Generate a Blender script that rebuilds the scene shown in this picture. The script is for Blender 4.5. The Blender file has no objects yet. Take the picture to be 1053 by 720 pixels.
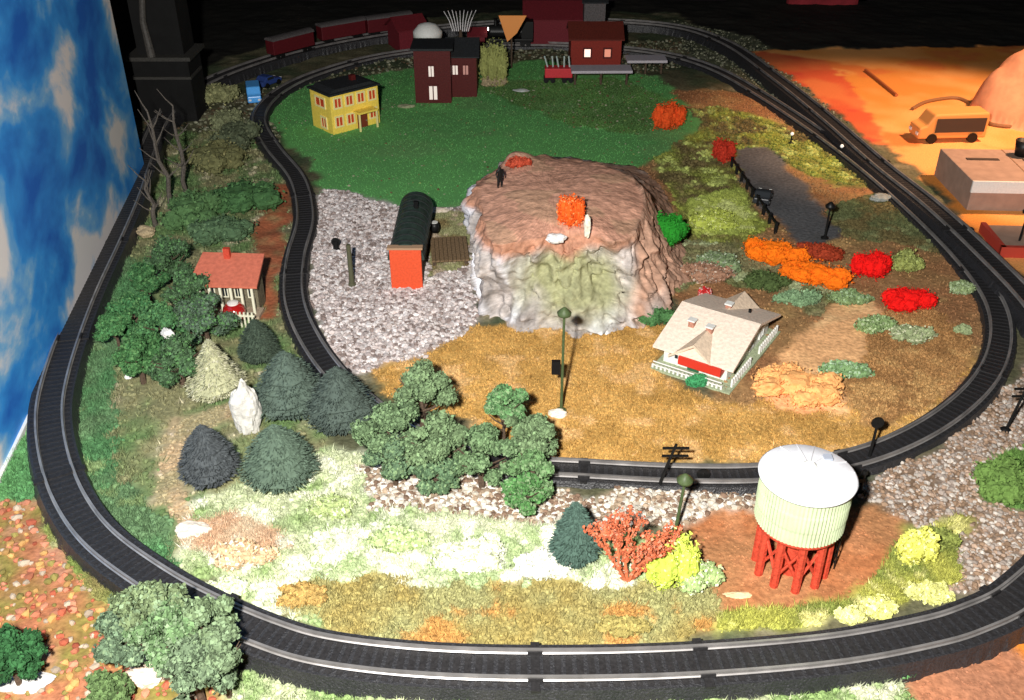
import bpy, bmesh, math, random
import numpy as np
from mathutils import Vector, Matrix, noise as mnoise
R = math.radians
random.seed(7); rng = np.random.default_rng(11)
sc = bpy.context.scene
sc.unit_settings.scale_length = 0.1          # one unit is a decimetre: this is a table-top model railway
col = sc.collection

# ------------------------------------------------------------------ camera
H, TH, F = 5.4, R(32), 1011.0
cam_d = bpy.data.cameras.new('camera'); cam = bpy.data.objects.new('camera', cam_d); col.objects.link(cam)
cam.location = (0, 0, H); cam.rotation_euler = (R(90) - TH, 0, 0)
cam_d.sensor_width = 36; cam_d.lens = F / 1053 * 36; cam_d.clip_start = .05; cam_d.clip_end = 300
sc.camera = cam
# ------------------------------------------------------------------ world: a dim room
w = bpy.data.worlds.new('World'); sc.world = w; w.use_nodes = True
w.node_tree.nodes['Background'].inputs[0].default_value = (.8, .85, 1, 1)
w.node_tree.nodes['Background'].inputs[1].default_value = .012
# ------------------------------------------------------------------ lamps
def lamp(name, kind, loc, aim, power, colr, rad, ang=None, blend=.5):
    l = bpy.data.lights.new(name, kind); o = bpy.data.objects.new(name, l); col.objects.link(o)
    o.location = loc; o.rotation_euler = (Vector(aim) - Vector(loc)).to_track_quat('-Z', 'Y').to_euler()
    l.energy = power; l.color = colr; l.shadow_soft_size = rad
    if kind == 'SPOT': l.spot_size = R(ang); l.spot_blend = blend
    return o
lamp('camera_flash', 'SPOT', (-.75, -.1, H + .55), (.1, 9.8, 0), 7300, (1, .97, .92), .15, 125, .8)
lamp('warm_side_lamp', 'SPOT', (9.5, 13.5, 6.5), (7.6, 14.8, 0), 4300, (1, .60, .36), .3, 62, .45)
sc.view_settings.view_transform = 'Standard'; sc.view_settings.look = 'None'
sc.view_settings.exposure = 0; sc.view_settings.gamma = 1

# ------------------------------------------------------------------ helpers
def g(px, py, z=0.0):
    """point of the layout at height z that a measured photo position corresponds to"""
    a = (px - 526.5) / F; b = (360 - py) / F
    d = Vector((a, math.cos(TH) + b * math.sin(TH), -math.sin(TH) + b * math.cos(TH)))
    t = (z - H) / d.z
    return Vector((d.x * t, d.y * t, z))
def proj(X, Y, Z):
    dep = Y * math.cos(TH) - (Z - H) * math.sin(TH); up = Y * math.sin(TH) + (Z - H) * math.cos(TH)
    return 526.5 + F * X / dep, 360 - F * up / dep
def tag(o, label=None, cat=None, group=None, kind=None):
    if label: o['label'] = label
    if cat: o['category'] = cat
    if group: o['group'] = group
    if kind: o['kind'] = kind
    return o
def empty(name, loc, rz=0, label=None, cat=None, group=None):
    o = bpy.data.objects.new(name, None); col.objects.link(o); o.location = loc; o.rotation_euler = (0, 0, rz)
    o.empty_display_size = .1
    return tag(o, label, cat, group)
def vnoise(x, y, s, seed=0):
    x = np.asarray(x, float) / s; y = np.asarray(y, float) / s
    xi = np.floor(x).astype(np.int64); yi = np.floor(y).astype(np.int64); fx = x - xi; fy = y - yi
    fx = fx * fx * (3 - 2 * fx); fy = fy * fy * (3 - 2 * fy)
    def h(a, b):
        n = (a * 374761393 + b * 668265263 + seed * 974711) & 0x7fffffff
        n = ((n ^ (n >> 13)) * 1274126177) & 0x7fffffff
        return ((n ^ (n >> 16)) & 0xffff) / 65535.0
    return (h(xi, yi) * (1 - fx) + h(xi + 1, yi) * fx) * (1 - fy) + (h(xi, yi + 1) * (1 - fx) + h(xi + 1, yi + 1) * fx) * fy
def fbm(x, y, s, seed=0, o=3):
    r = 0; a = 1; t = 0
    for k in range(o):
        r = r + a * vnoise(x, y, s / 2 ** k, seed + k * 17); t += a; a *= .55
    return r / t

# materials -------------------------------------------------------------
MATS = {}
def mat(name, c, rough=.7, metal=0, bump=0, bscale=40, var=.0, spec=.3, emit=None, es=0, coat=0):
    if name in MATS: return MATS[name]
    m = bpy.data.materials.new(name); m.use_nodes = True; nt = m.node_tree; b = nt.nodes['Principled BSDF']
    b.inputs['Roughness'].default_value = rough; b.inputs['Metallic'].default_value = metal
    b.inputs['Specular IOR Level'].default_value = spec; b.inputs['Coat Weight'].default_value = coat
    tc = nt.nodes.new('ShaderNodeTexCoord')
    nz = nt.nodes.new('ShaderNodeTexNoise'); nz.inputs['Scale'].default_value = bscale; nz.inputs['Detail'].default_value = 5
    nt.links.new(tc.outputs['Object'], nz.inputs['Vector'])
    if c == 'attr':
        src = nt.nodes.new('ShaderNodeVertexColor'); src.layer_name = 'Col'; src = src.outputs['Color']
    else:
        src = nt.nodes.new('ShaderNodeRGB'); src.outputs[0].default_value = (*c, 1); src = src.outputs[0]
    if var > 0:
        mr = nt.nodes.new('ShaderNodeMapRange'); mr.inputs['From Min'].default_value = .3; mr.inputs['From Max'].default_value = .7
        mr.inputs['To Min'].default_value = 1 - var; mr.inputs['To Max'].default_value = 1 + var
        nt.links.new(nz.outputs['Fac'], mr.inputs['Value'])
        mx = nt.nodes.new('ShaderNodeVectorMath'); mx.operation = 'MULTIPLY'
        nt.links.new(src, mx.inputs[0]); nt.links.new(mr.outputs['Result'], mx.inputs[1]); src = mx.outputs[0]
    nt.links.new(src, b.inputs['Base Color'])
    if bump > 0:
        bp = nt.nodes.new('ShaderNodeBump'); bp.inputs['Strength'].default_value = bump; bp.inputs['Distance'].default_value = .02
        nt.links.new(nz.outputs['Fac'], bp.inputs['Height']); nt.links.new(bp.outputs['Normal'], b.inputs['Normal'])
    if emit:
        b.inputs['Emission Color'].default_value = (*emit, 1); b.inputs['Emission Strength'].default_value = es
    MATS[name] = m; return m
M_ground = mat('scenic_ground', 'attr', .95, bump=.6, bscale=22, var=.28, spec=.1)
M_lawn = mat('lawn_mat', 'attr', .9, bump=.4, bscale=45, var=.16, spec=.1)
M_grain = mat('loose_scatter', 'attr', .95, spec=.15)
M_leaf = mat('foliage_foam', 'attr', .95, spec=.12, bump=.3, bscale=30, var=.12)
M_rock = mat('plaster_rock', 'attr', .85, bump=.9, bscale=14, var=.22, spec=.2)
M_bed = mat('black_roadbed', (.024, .024, .027), .42, bump=.6, bscale=60, var=.35, spec=.7)
M_tie = mat('black_sleepers', (.020, .019, .020), .48, bump=.3, var=.3, spec=.4)
M_rail = mat('steel_rail', (.44, .42, .41), .38, metal=.7, var=.25, bscale=6)
M_black = mat('black_plastic', (.008, .008, .008), .45, var=.2)
M_white = mat('white_plastic', (.78, .78, .74), .5, var=.06)
M_bark = mat('bark', (.09, .06, .04), .9, bump=.6, var=.3)
M_dred = mat('dark_red_wall', (.09, .009, .008), .6, var=.2, bump=.3)
M_dark = mat('sooty_roof', (.02, .022, .024), .65, var=.3, bump=.4)
M_glass = mat('dark_glass', (.02, .025, .03), .12, spec=.6)
M_oliv = mat('olive_metal', (.07, .10, .04), .5, var=.2)

def build(name, V, Fc, m, parent=None, cols=None, smooth=False, loc=None):
    me = bpy.data.meshes.new(name); me.from_pydata([tuple(v) for v in V], [], [tuple(f) for f in Fc]); me.update()
    if cols is not None:
        ca = me.color_attributes.new('Col', 'FLOAT_COLOR', 'POINT')
        a = np.ones((len(V), 4), np.float32); a[:, :3] = np.clip(np.asarray(cols, np.float32), 0, 1)
        ca.data.foreach_set('color', a.ravel())
    if smooth: me.polygons.foreach_set('use_smooth', np.ones(len(me.polygons), bool))
    me.materials.append(m)
    o = bpy.data.objects.new(name, me); col.objects.link(o)
    if parent: o.parent = parent
    if loc is not None: o.location = loc
    return o
class MB:
    def __init__(s): s.V = []; s.F = []
    def add(s, V, Fc):
        n = len(s.V); s.V += [tuple(v) for v in V]; s.F += [tuple(i + n for i in f) for f in Fc]; return s
    def box(s, x0, x1, y0, y1, z0, z1):
        V = [(x, y, z) for z in (z0, z1) for y in (y0, y1) for x in (x0, x1)]
        return s.add(V, [(0, 2, 3, 1), (4, 5, 7, 6), (0, 1, 5, 4), (2, 6, 7, 3), (0, 4, 6, 2), (1, 3, 7, 5)])
    def tube(s, pts, rads, n=8):
        pts = [Vector(p) for p in pts]
        if not hasattr(rads, '__len__'): rads = [rads] * len(pts)
        V = []; Fc = []
        for i, p in enumerate(pts):
            d = (pts[min(i + 1, len(pts) - 1)] - pts[max(i - 1, 0)]).normalized()
            a = d.cross(Vector((0, 0, 1)) if abs(d.z) < .9 else Vector((1, 0, 0))).normalized(); b = d.cross(a)
            for k in range(n):
                t = 2 * math.pi * k / n; V.append(p + (a * math.cos(t) + b * math.sin(t)) * rads[i])
        for i in range(len(pts) - 1):
            for k in range(n):
                Fc.append((i * n + k, i * n + (k + 1) % n, (i + 1) * n + (k + 1) % n, (i + 1) * n + k))
        Fc.append(tuple(range(n))[::-1]); Fc.append(tuple((len(pts) - 1) * n + k for k in range(n)))
        return s.add(V, Fc)
    def lathe(s, prof, n=32, cx=0, cy=0):
        V = []; Fc = []
        for r, z in prof:
            for k in range(n):
                t = 2 * math.pi * k / n; V.append((cx + r * math.cos(t), cy + r * math.sin(t), z))
        for i in range(len(prof) - 1):
            for k in range(n): Fc.append((i * n + k, i * n + (k + 1) % n, (i + 1) * n + (k + 1) % n, (i + 1) * n + k))
        Fc.append(tuple(range(n))[::-1]); Fc.append(tuple((len(prof) - 1) * n + k for k in range(n)))
        return s.add(V, Fc)
    def prism(s, poly, y0, y1):      # poly in (x, z), extruded along y
        n = len(poly); V = [(x, y0, z) for x, z in poly] + [(x, y1, z) for x, z in poly]
        Fc = [tuple(range(n)), tuple(range(n, 2 * n))[::-1]] + [(i, i + n, (i + 1) % n + n, (i + 1) % n) for i in range(n)]
        return s.add(V, Fc)
    def build(s, name, m, parent=None, smooth=False, bevel=0, loc=None):
        o = build(name, s.V, s.F, m, parent, None, smooth, loc)
        bm = bmesh.new(); bm.from_mesh(o.data); bmesh.ops.recalc_face_normals(bm, faces=bm.faces); bm.to_mesh(o.data); bm.free()
        if bevel:
            b = o.modifiers.new('bevel', 'BEVEL'); b.width = bevel; b.segments = 2; b.limit_method = 'ANGLE'
        return o

# ------------------------------------------------------------------ ground zones
def P(*a): return [(a[i], a[i + 1]) for i in range(0, len(a), 2)]
OFF = 2500
ZN = [ # name, polygon measured on the photo, main colour, second colour, patch size, third colour, share of third, material
 ('terrain', None, (.13,.12,.07), (.07,.09,.05), .5, (.25,.22,.14), .1, M_ground),
 ('painted_dark_terrain', P(-3000,-240, 4000,-240, 4000,42, 760,50, 695,14, 560,10, 430,18, 330,33, 250,53, 190,80, 150,118, -3000,118), (.022,.022,.02), (.03,.028,.024), 1.0, (.02,.02,.018), .1, M_lawn),  # far terrain coloured near black; darkness of the unlit back is painted in
 ('meadow', P(150,140, 250,130, 300,190, 305,300, 345,400, 330,470, 240,560, 200,600, 120,560, 70,470, 90,330, 130,240), (.13,.21,.08), (.24,.23,.12), .35, (.42,.38,.25), .12, M_ground),
 ('meadow', P(126,260, 150,300, 125,380, 120,440, 135,500, 180,570, 190,600, 120,570, 60,480, 80,380, 100,300), (.09,.22,.09), (.12,.21,.10), .4, (.2,.28,.12), .1, M_ground),
 ('path', P(255,410, 250,432, 195,455, 185,500, 205,530, 190,550, 160,520, 162,450, 185,432), (.45,.33,.20), (.33,.28,.16), .25, (.6,.5,.38), .2, M_ground),
 ('brick_path', P(282,190, 302,190, 298,250, 288,300, 278,330, 258,330, 262,270, 268,220), (.42,.13,.06), (.30,.10,.05), .2, (.35,.22,.1), .2, M_ground),
 ('flowery_bank', P(200,520, 330,462, 380,470, 560,520, 600,520, 740,590, 740,640, 560,668, 400,655, 290,640, 235,610, 185,585), (.27,.37,.15), (.52,.56,.36), .34, (.68,.70,.54), .35, M_ground),
 ('flowery_bank', P(190,535, 240,530, 300,540, 300,575, 240,585, 190,575), (.58,.52,.38), (.58,.38,.24), .3, (.68,.68,.56), .3, M_ground),
 ('flowery_bank', P(330,540, 430,535, 600,545, 625,575, 620,605, 450,600, 340,590), (.64,.66,.48), (.38,.47,.24), .3, (.76,.77,.64), .45, M_ground),
 ('ochre_bank', P(290,635, 310,600, 380,590, 500,600, 620,600, 745,600, 745,655, 560,672, 400,664), (.34,.27,.09), (.33,.32,.14), .4, (.48,.26,.08), .12, M_ground),
 ('trackside_stones', P(360,478, 440,480, 570,505, 700,500, 790,500, 790,530, 700,545, 600,545, 480,530, 380,525), (.45,.39,.31), (.34,.27,.18), .2, (.6,.58,.52), .3, M_ground),
 ('red_dirt', P(700,545, 770,520, 900,520, 935,545, 915,625, 800,645, 745,640, 720,600), (.42,.16,.065), (.38,.18,.08), .5, (.5,.22,.1), .15, M_ground),
 ('grey_gravel', P(860,500, 960,455, 1060,370, 1100,400, 1130,620, 1053,590, 970,620, 905,600, 950,560, 900,518), (.26,.20,.16), (.20,.135,.09), .22, (.36,.31,.28), .15, M_ground),
 ('meadow', P(925,560, 990,530, 985,600, 900,635, 740,655, 740,632, 880,622), (.42,.42,.09), (.22,.26,.06), .25, (.65,.62,.25), .25, M_ground),
 ('meadow', P(1003,490, 1053,455, 1120,440, 1120,520, 1053,522, 1012,512), (.14,.26,.06), (.12,.24,.06), .4, (.2,.3,.1), .1, M_ground),
 # inside the inner loop
 ('brown_dirt', P(640,90, 760,95, 900,180, 1000,270, 1015,350, 985,420, 880,460, 760,460, 690,300, 650,180), (.32,.16,.075), (.34,.20,.09), .6, (.44,.28,.12), .2, M_ground),
 ('mossy_bank', P(650,120, 740,110, 880,150, 930,190, 860,190, 800,165, 760,180, 790,235, 760,260, 700,255, 690,200), (.26,.30,.06), (.15,.12,.05), .35, (.42,.48,.14), .2, M_ground),
 ('mossy_bank', P(705,205, 765,195, 775,240, 715,248), (.40,.46,.10), (.3,.36,.08), .35, (.5,.55,.2), .2, M_ground),
 ('mossy_bank', P(690,245, 800,260, 870,300, 840,330, 800,300, 740,290, 690,300), (.14,.15,.06), (.22,.2,.1), .3, (.35,.4,.22), .2, M_ground),
 ('mossy_bank', P(850,215, 910,195, 960,230, 970,262, 900,250, 862,245), (.12,.14,.06), (.15,.12,.05), .3, (.2,.22,.1), .1, M_ground),
 ('ochre_field', P(470,330, 560,338, 690,332, 670,380, 745,418, 840,400, 900,350, 960,330, 1000,380, 930,450, 780,478, 560,478, 470,430, 400,410, 370,385, 430,368), (.60,.36,.11), (.48,.28,.08), .3, (.68,.43,.18), .3, M_ground),
 ('brown_dirt', P(870,330, 940,300, 1000,350, 985,400, 900,440, 860,400), (.42,.23,.09), (.34,.18,.07), .4, (.5,.3,.12), .25, M_ground),
 ('orange_sand', P(885,300, 905,325, 898,360, 870,395, 870,420, 800,425, 775,400, 790,372, 825,345, 862,312), (.95,.56,.27), (.90,.50,.24), .5, (.95,.6,.3), .2, M_ground),
 ('lawn', P(272,105, 320,85, 420,72, 560,62, 680,80, 720,130, 660,172, 560,190, 480,212, 430,222, 330,205, 318,165, 285,135), (.15,.43,.13), (.135,.38,.12), 1.2, (.16,.38,.13), .1, M_lawn),
 ('lawn', P(480,85, 640,80, 700,110, 660,140, 590,130), (.12,.26,.07), (.10,.2,.06), 1.0, (.12,.24,.08), .1, M_lawn),
 ('gravel_lot', P(330,195, 362,196, 380,206, 436,218, 484,212, 490,285, 494,335, 450,365, 400,376, 372,388, 338,358, 318,320, 322,240), (.52,.46,.44), (.38,.32,.30), .16, (.58,.54,.52), .3, M_ground),
 ('brown_dirt', P(440,215, 486,222, 484,275, 440,285), (.20,.14,.06), (.3,.3,.15), .25, (.45,.36,.26), .25, M_ground),
 ('road', P(750,150, 790,150, 830,195, 862,240, 845,256, 815,248, 790,222, 765,185), (.12,.12,.125), (.14,.14,.145), .5, (.10,.10,.10), .1, M_ground),
 # outside the outer loop
 ('coral_scatter', P(-400,470, 20,500, 60,560, 130,620, 240,680, 240,790, -400,790), (.38,.15,.075), (.22,.19,.05), .3, (.46,.22,.14), .3, M_ground),
 ('meadow', P(-200,440, 28,440, 48,510, 20,520, -200,520), (.12,.3,.11), (.1,.26,.1), .4, (.2,.3,.1), .1, M_ground),
 ('meadow', P(45,530, 135,615, 105,620, 60,575), (.2,.26,.07), (.3,.24,.1), .3, (.4,.4,.2), .1, M_ground),
 ('flowery_bank', P(240,690, 400,712, 650,712, 900,690, 960,680, 960,790, 240,790), (.22,.32,.12), (.42,.46,.28), .3, (.55,.57,.4), .3, M_ground),
 ('red_dirt', P(930,690, 1005,655, 1120,600, 1300,600, 1300,790, 960,790), (.40,.17,.09), (.36,.16,.09), .4, (.5,.2,.1), .1, M_ground),
 ('orange_cloth', P(1018,640, 1053,615, 1200,560, 1200,700, 1040,672), (.75,.24,.03), (.7,.2,.03), 1, (.8,.3,.05), .1, M_lawn),
 ('trackside_gravel', P(690,20, 780,40, 860,115, 925,180, 960,215, 900,165, 850,132, 790,100, 700,52), (.11,.12,.07), (.08,.09,.06), .3, (.2,.2,.14), .15, M_ground),
 ('orange_cloth', P(770,52, 1500,40, 1500,330, 1130,330, 1030,270, 985,215, 930,165, 860,110), (.86,.40,.13), (.74,.28,.06), 1.0, (.72,.22,.06), .1, M_lawn),
 ('orange_cloth', P(770,52, 850,62, 885,100, 912,150, 900,150, 850,105), (.66,.12,.05), (.72,.2,.07), .8, (.62,.09,.05), .1, M_lawn),
]
def flat_z(px, py):
    return (px > 770) & (py < 330) & (px > 770 + (py - 52) * 1.05)
def inpoly(x, y, poly):
    r = np.zeros(x.shape, bool); n = len(poly); j = n - 1
    for i in range(n):
        xi, yi = poly[i]; xj, yj = poly[j]
        if yi != yj: r ^= ((yi > y) != (yj > y)) & (x < (xj - xi) * (y - yi) / (yj - yi) + xi)
        j = i
    return r
def hfun(X, Y):
    px, py = proj(X, Y, 0 * X)
    z = (fbm(X, Y, .6, 5) - .5) * .07 + (fbm(X, Y, .18, 9) - .5) * .03
    k = np.ones_like(X)
    for nm, poly, *_ in ZN:
        if nm in ('lawn', 'road', 'orange_cloth'): k = np.where(inpoly(px, py, poly), .15, k)
    return z * k
def hz(x, y): return float(hfun(np.array([x]), np.array([y]))[0])
step = .05
gx = np.arange(-12, 15.01, step); gy = np.arange(3.4, 24.51, step)
GX, GY = np.meshgrid(gx, gy); GZ = hfun(GX, GY)
def zone_of(X, Y):
    wx = (fbm(X, Y, .35, 21) - .5) * .34; wy = (fbm(X, Y, .35, 22) - .5) * .34
    wx2 = (fbm(X, Y, .09, 31) - .5) * .12
    PX, PY = proj(X + wx + wx2, Y + wy + wx2, 0 * X)
    zi = np.zeros(X.shape, int)
    for i, z in enumerate(ZN):
        if z[1] is not None: zi[inpoly(PX, PY, z[1])] = i
    return zi
def zcol(zi, X, Y):
    C1 = np.array([z[2] for z in ZN]); C2 = np.array([z[3] for z in ZN]); C3 = np.array([z[5] for z in ZN])
    S = np.array([z[4] for z in ZN]); Q = np.array([z[6] for z in ZN])
    n1 = np.zeros(X.shape); n3 = np.zeros(X.shape)
    for s in set(S.tolist()):
        k = S[zi] == s
        n1[k] = fbm(X, Y, s, 41)[k]; n3[k] = fbm(X, Y, s * .6, 51)[k]
    t = np.clip((n1 - .5) * 4 + .5, 0, 1)[..., None]
    c = C1[zi] * (1 - t) + C2[zi] * t
    th = .5 + (.5 - Q[zi]) * .42
    u = np.clip((n3 - th) * 12, 0, 1)[..., None]
    return c * (1 - u) + C3[zi] * u
CX = (GX[:-1, :-1] + step / 2); CY = (GY[:-1, :-1] + step / 2)
ZI = zone_of(CX, CY)
COL = zcol(zone_of(GX, GY), GX, GY)
COL[1:-1, 1:-1] = (COL[1:-1, 1:-1] * 2 + COL[:-2, 1:-1] + COL[2:, 1:-1] + COL[1:-1, :-2] + COL[1:-1, 2:]) / 6
NXg = len(gx)
names = []
for z in ZN:
    if z[0] not in names: names.append(z[0])
zn_idx = np.array([names.index(z[0]) for z in ZN])
VX = np.stack([GX.ravel(), GY.ravel(), GZ.ravel()], 1); CF = COL.reshape(-1, 3)
for k, nm in enumerate(names):
    jj, ii = np.nonzero(zn_idx[ZI] == k)
    if len(jj) == 0: continue
    a = jj * NXg + ii; q = np.stack([a, a + 1, a + NXg + 1, a + NXg], 1)
    u, inv = np.unique(q.ravel(), return_inverse=True)
    m_ = [z[7] for z in ZN if z[0] == nm][0]
    o = build(nm, VX[u].tolist(), inv.reshape(-1, 4).tolist(), m_, None, CF[u], True)
    tag(o, kind='structure')
# table under the scenery, the dark room round it
def struct(o): o['kind'] = 'structure'; return o
struct(MB().box(-12, 15, 3.4, 24.5, -.5, -.09).build('table_top', mat('plywood', (.25, .17, .09), .7, bump=.2, var=.2)))
struct(MB().box(-60, 60, -30, 60, -8.3, -8).build('room_floor', mat('room_floor', (.03, .025, .025), .8, var=.3, bscale=1)))
struct(MB().box(-60, 60, 34, 34.3, -8, 24).build('back_wall', mat('room_wall', (.02, .014, .018), .9, var=.2, bscale=1)))

# ------------------------------------------------------------------ loose scatter (stones, turf)
ICO = [(0,0,1),(.894,0,.447),(.276,.851,.447),(-.724,.526,.447),(-.724,-.526,.447),(.276,-.851,.447),(.724,.526,-.447),(-.276,.851,-.447),(-.894,0,-.447),(-.276,-.851,-.447),(.724,-.526,-.447),(0,0,-1)]
ICF = [(0,1,2),(0,2,3),(0,3,4),(0,4,5),(0,5,1),(1,6,2),(2,7,3),(3,8,4),(4,9,5),(5,10,1),(6,7,2),(7,8,3),(8,9,4),(9,10,5),(10,6,1),(11,7,6),(11,8,7),(11,9,8),(11,10,9),(11,6,10)]
ICO = np.array(ICO); ICF = np.array(ICF)
def points_in(zonename, n, polys=None, maxd=99):
    idx = [i for i, z in enumerate(ZN) if z[0] == zonename]
    if polys is None: polys = [ZN[i][1] for i in idx]
    out = []
    for poly in polys:
        W = np.array([g(max(-300, min(1400, x)), y)[:2] for x, y in poly]); lo = W.min(0) - .1; hi = W.max(0) + .1
        p = lo + rng.random((n * 6, 2)) * (hi - lo)
        px, py = proj(p[:, 0], p[:, 1], 0)
        zi = zone_of(p[:, 0], p[:, 1])
        k = np.isin(zi, idx) & inpoly(px, py, [(x, y) for x, y in poly])
        out.append(p[k][:n])
    return np.concatenate(out)
def blobs(name, pts, smin, smax, colf, flat=.7, kind='stuff', label=None, cat=None, m=M_grain, lift=.3):
    n = len(pts); s = smin + (smax - smin) * rng.random(n) ** 2
    jit = 1 + .45 * (rng.random((n, 12, 1)) - .5)
    a = rng.random(n) * 6.28; ca, sa = np.cos(a), np.sin(a)
    B = np.repeat(ICO[None], n, 0) * jit * s[:, None, None]
    B[:, :, 0] *= (.7 + .6 * rng.random((n, 1))); B[:, :, 2] *= flat
    X = B[:, :, 0] * ca[:, None] - B[:, :, 1] * sa[:, None]; Y = B[:, :, 0] * sa[:, None] + B[:, :, 1] * ca[:, None]
    z0 = hfun(pts[:, 0], pts[:, 1]) + s * lift
    V = np.stack([X + pts[:, :1], Y + pts[:, 1:2], B[:, :, 2] + z0[:, None]], 2).reshape(-1, 3)
    Fc = (ICF[None] + (np.arange(n) * 12)[:, None, None]).reshape(-1, 3)
    C = np.repeat(colf(n, pts), 12, 0) * (.9 + .2 * rng.random((n * 12, 1)))
    o = build(name, V.tolist(), Fc.tolist(), m, None, C)
    tag(o, label, cat, kind=kind); return o
def pal(*cs, v=.25):
    cs = np.array(cs)
    return lambda n, p: cs[rng.integers(0, len(cs), n)] * (1 - v + 2 * v * rng.random((n, 1)))
def own(v=.3):
    return lambda n, p: zcol(zone_of(p[:, 0], p[:, 1]), p[:, 0], p[:, 1]) * (1 - v + 2 * v * rng.random((n, 1)))
blobs('loose_gravel', points_in('gravel_lot', 9000), .014, .034, pal((.58,.52,.50),(.46,.39,.37),(.72,.67,.65),(.26,.20,.18),(.62,.54,.51)), label='pale pinkish crushed stone covering the yard beside the red shed', cat='gravel')
blobs('loose_gravel', points_in('trackside_stones', 2600), .014, .032, pal((.55,.5,.42),(.36,.27,.19),(.68,.64,.58),(.2,.13,.09)), label='cream pebbles strewn along the near side of the inner track', cat='gravel')
blobs('loose_gravel', points_in('grey_gravel', 4200), .012, .028, pal((.36,.30,.26),(.27,.18,.12),(.5,.45,.4),(.38,.27,.2)), label='grey brown crushed stone between the two tracks at the right', cat='gravel')
blobs('ground_cover', points_in('flowery_bank', 5200), .012, .034, own(.25), flat=.8, label='pale green and cream turf clumps on the bank in front', cat='ground cover')
blobs('ground_cover', points_in('ochre_bank', 1800), .010, .024, own(.3), label='ochre and olive turf crumbs beside the near track', cat='ground cover')
blobs('ground_cover', points_in('ochre_field', 7000), .008, .018, own(.22), flat=.5, label='golden brown straw coloured turf in the middle field', cat='ground cover')
blobs('ground_cover', points_in('meadow', 2200), .012, .034, own(.35), label='green and olive turf clumps beside the outer track', cat='ground cover')
blobs('ground_cover', points_in('coral_scatter', 2600), .014, .04, pal((.45,.16,.09),(.48,.20,.12),(.24,.2,.06),(.5,.28,.1),(.4,.32,.24),(.35,.09,.05)), label='coral pink and olive foam crumbs at the near left corner', cat='ground cover')
blobs('ground_cover', points_in('mossy_bank', 3000), .012, .04, own(.35), label='yellow green moss clumps around the grey road', cat='ground cover')
blobs('ground_cover', points_in('brown_dirt', 2200), .008, .022, own(.3), label='reddish brown crumbs of earth inside the right curve', cat='ground cover')
blobs('ground_cover', points_in('red_dirt', 900), .006, .014, own(.18), flat=.5, label='fine terracotta crumbs around the water tank', cat='ground cover')
blobs('ground_cover', points_in('path', 500), .010, .024, own(.3), label='tan crumbs along the curving footpath', cat='ground cover')
tp = points_in('terrain', 3000, [P(140,120, 280,90, 420,55, 700,40, 780,60, 700,70, 300,130, 250,200, 150,240)])
blobs('ground_cover', tp, .012, .04, pal((.13,.14,.08),(.2,.2,.13),(.1,.07,.04),(.28,.28,.2)), label='dull olive and brown turf along the far back of the layout', cat='ground cover')
blobs('loose_gravel', points_in('trackside_gravel', 1600), .012, .03, pal((.15,.16,.1),(.1,.1,.07),(.28,.28,.2)), label='dull olive ballast between the two far right tracks', cat='gravel')

def fibres(name, pts, hmin, hmax, colf, label, cat='grass', nb=3, wdt=.005, sp=.014):
    n = len(pts); m_ = n * nb; P3 = np.repeat(pts, nb, 0) + rng.normal(size=(m_, 2)) * sp
    h = hmin + (hmax - hmin) * rng.random(m_); a = rng.random(m_) * 6.28; l = rng.normal(size=(m_, 2)) * h[:, None] * .45
    z = hfun(P3[:, 0], P3[:, 1]) - .005; w_ = wdt * (.6 + .8 * rng.random(m_)); dx, dy = np.cos(a) * w_, np.sin(a) * w_
    V = np.stack([np.stack([P3[:, 0] - dx, P3[:, 1] - dy, z], 1), np.stack([P3[:, 0] + dx, P3[:, 1] + dy, z], 1), np.stack([P3[:, 0] + l[:, 0], P3[:, 1] + l[:, 1], z + h], 1)], 1).reshape(-1, 3)
    Fc = np.arange(m_ * 3).reshape(-1, 3); C = np.repeat(np.repeat(colf(n, pts), nb, 0) * (.8 + .4 * rng.random((m_, 1))), 3, 0)
    return tag(build(name, V.tolist(), Fc.tolist(), M_grain, None, C), label, cat, kind='stuff')
fibres('short_grass', points_in('lawn', 16000), .012, .026, own(.12), 'short dark green fibres of the lawn mat', nb=2, wdt=.007, sp=.03)
blobs('ground_cover', points_in('lawn', 700), .008, .022, pal((.2,.3,.1),(.16,.1,.05),(.3,.3,.2),(.08,.2,.06)), label='stray crumbs scattered over the lawn', cat='ground cover')
fibres('short_grass', points_in('ochre_field', 7000), .02, .05, own(.35), 'short golden straw fibres over the middle field')
fibres('short_grass', points_in('flowery_bank', 6000), .03, .07, own(.4), 'pale green and cream grass tufts on the near bank')
fibres('short_grass', points_in('meadow', 6000), .03, .07, own(.4), 'green grass tufts inside the left curve')
fibres('short_grass', points_in('ochre_bank', 3500), .02, .06, own(.4), 'olive and ochre grass tufts beside the near track')
fibres('short_grass', points_in('mossy_bank', 3000), .02, .06, own(.4), 'yellow green grass tufts around the grey road')
fibres('short_grass', points_in('brown_dirt', 2500), .02, .045, own(.4), 'dry brown grass inside the right curve')
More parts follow.
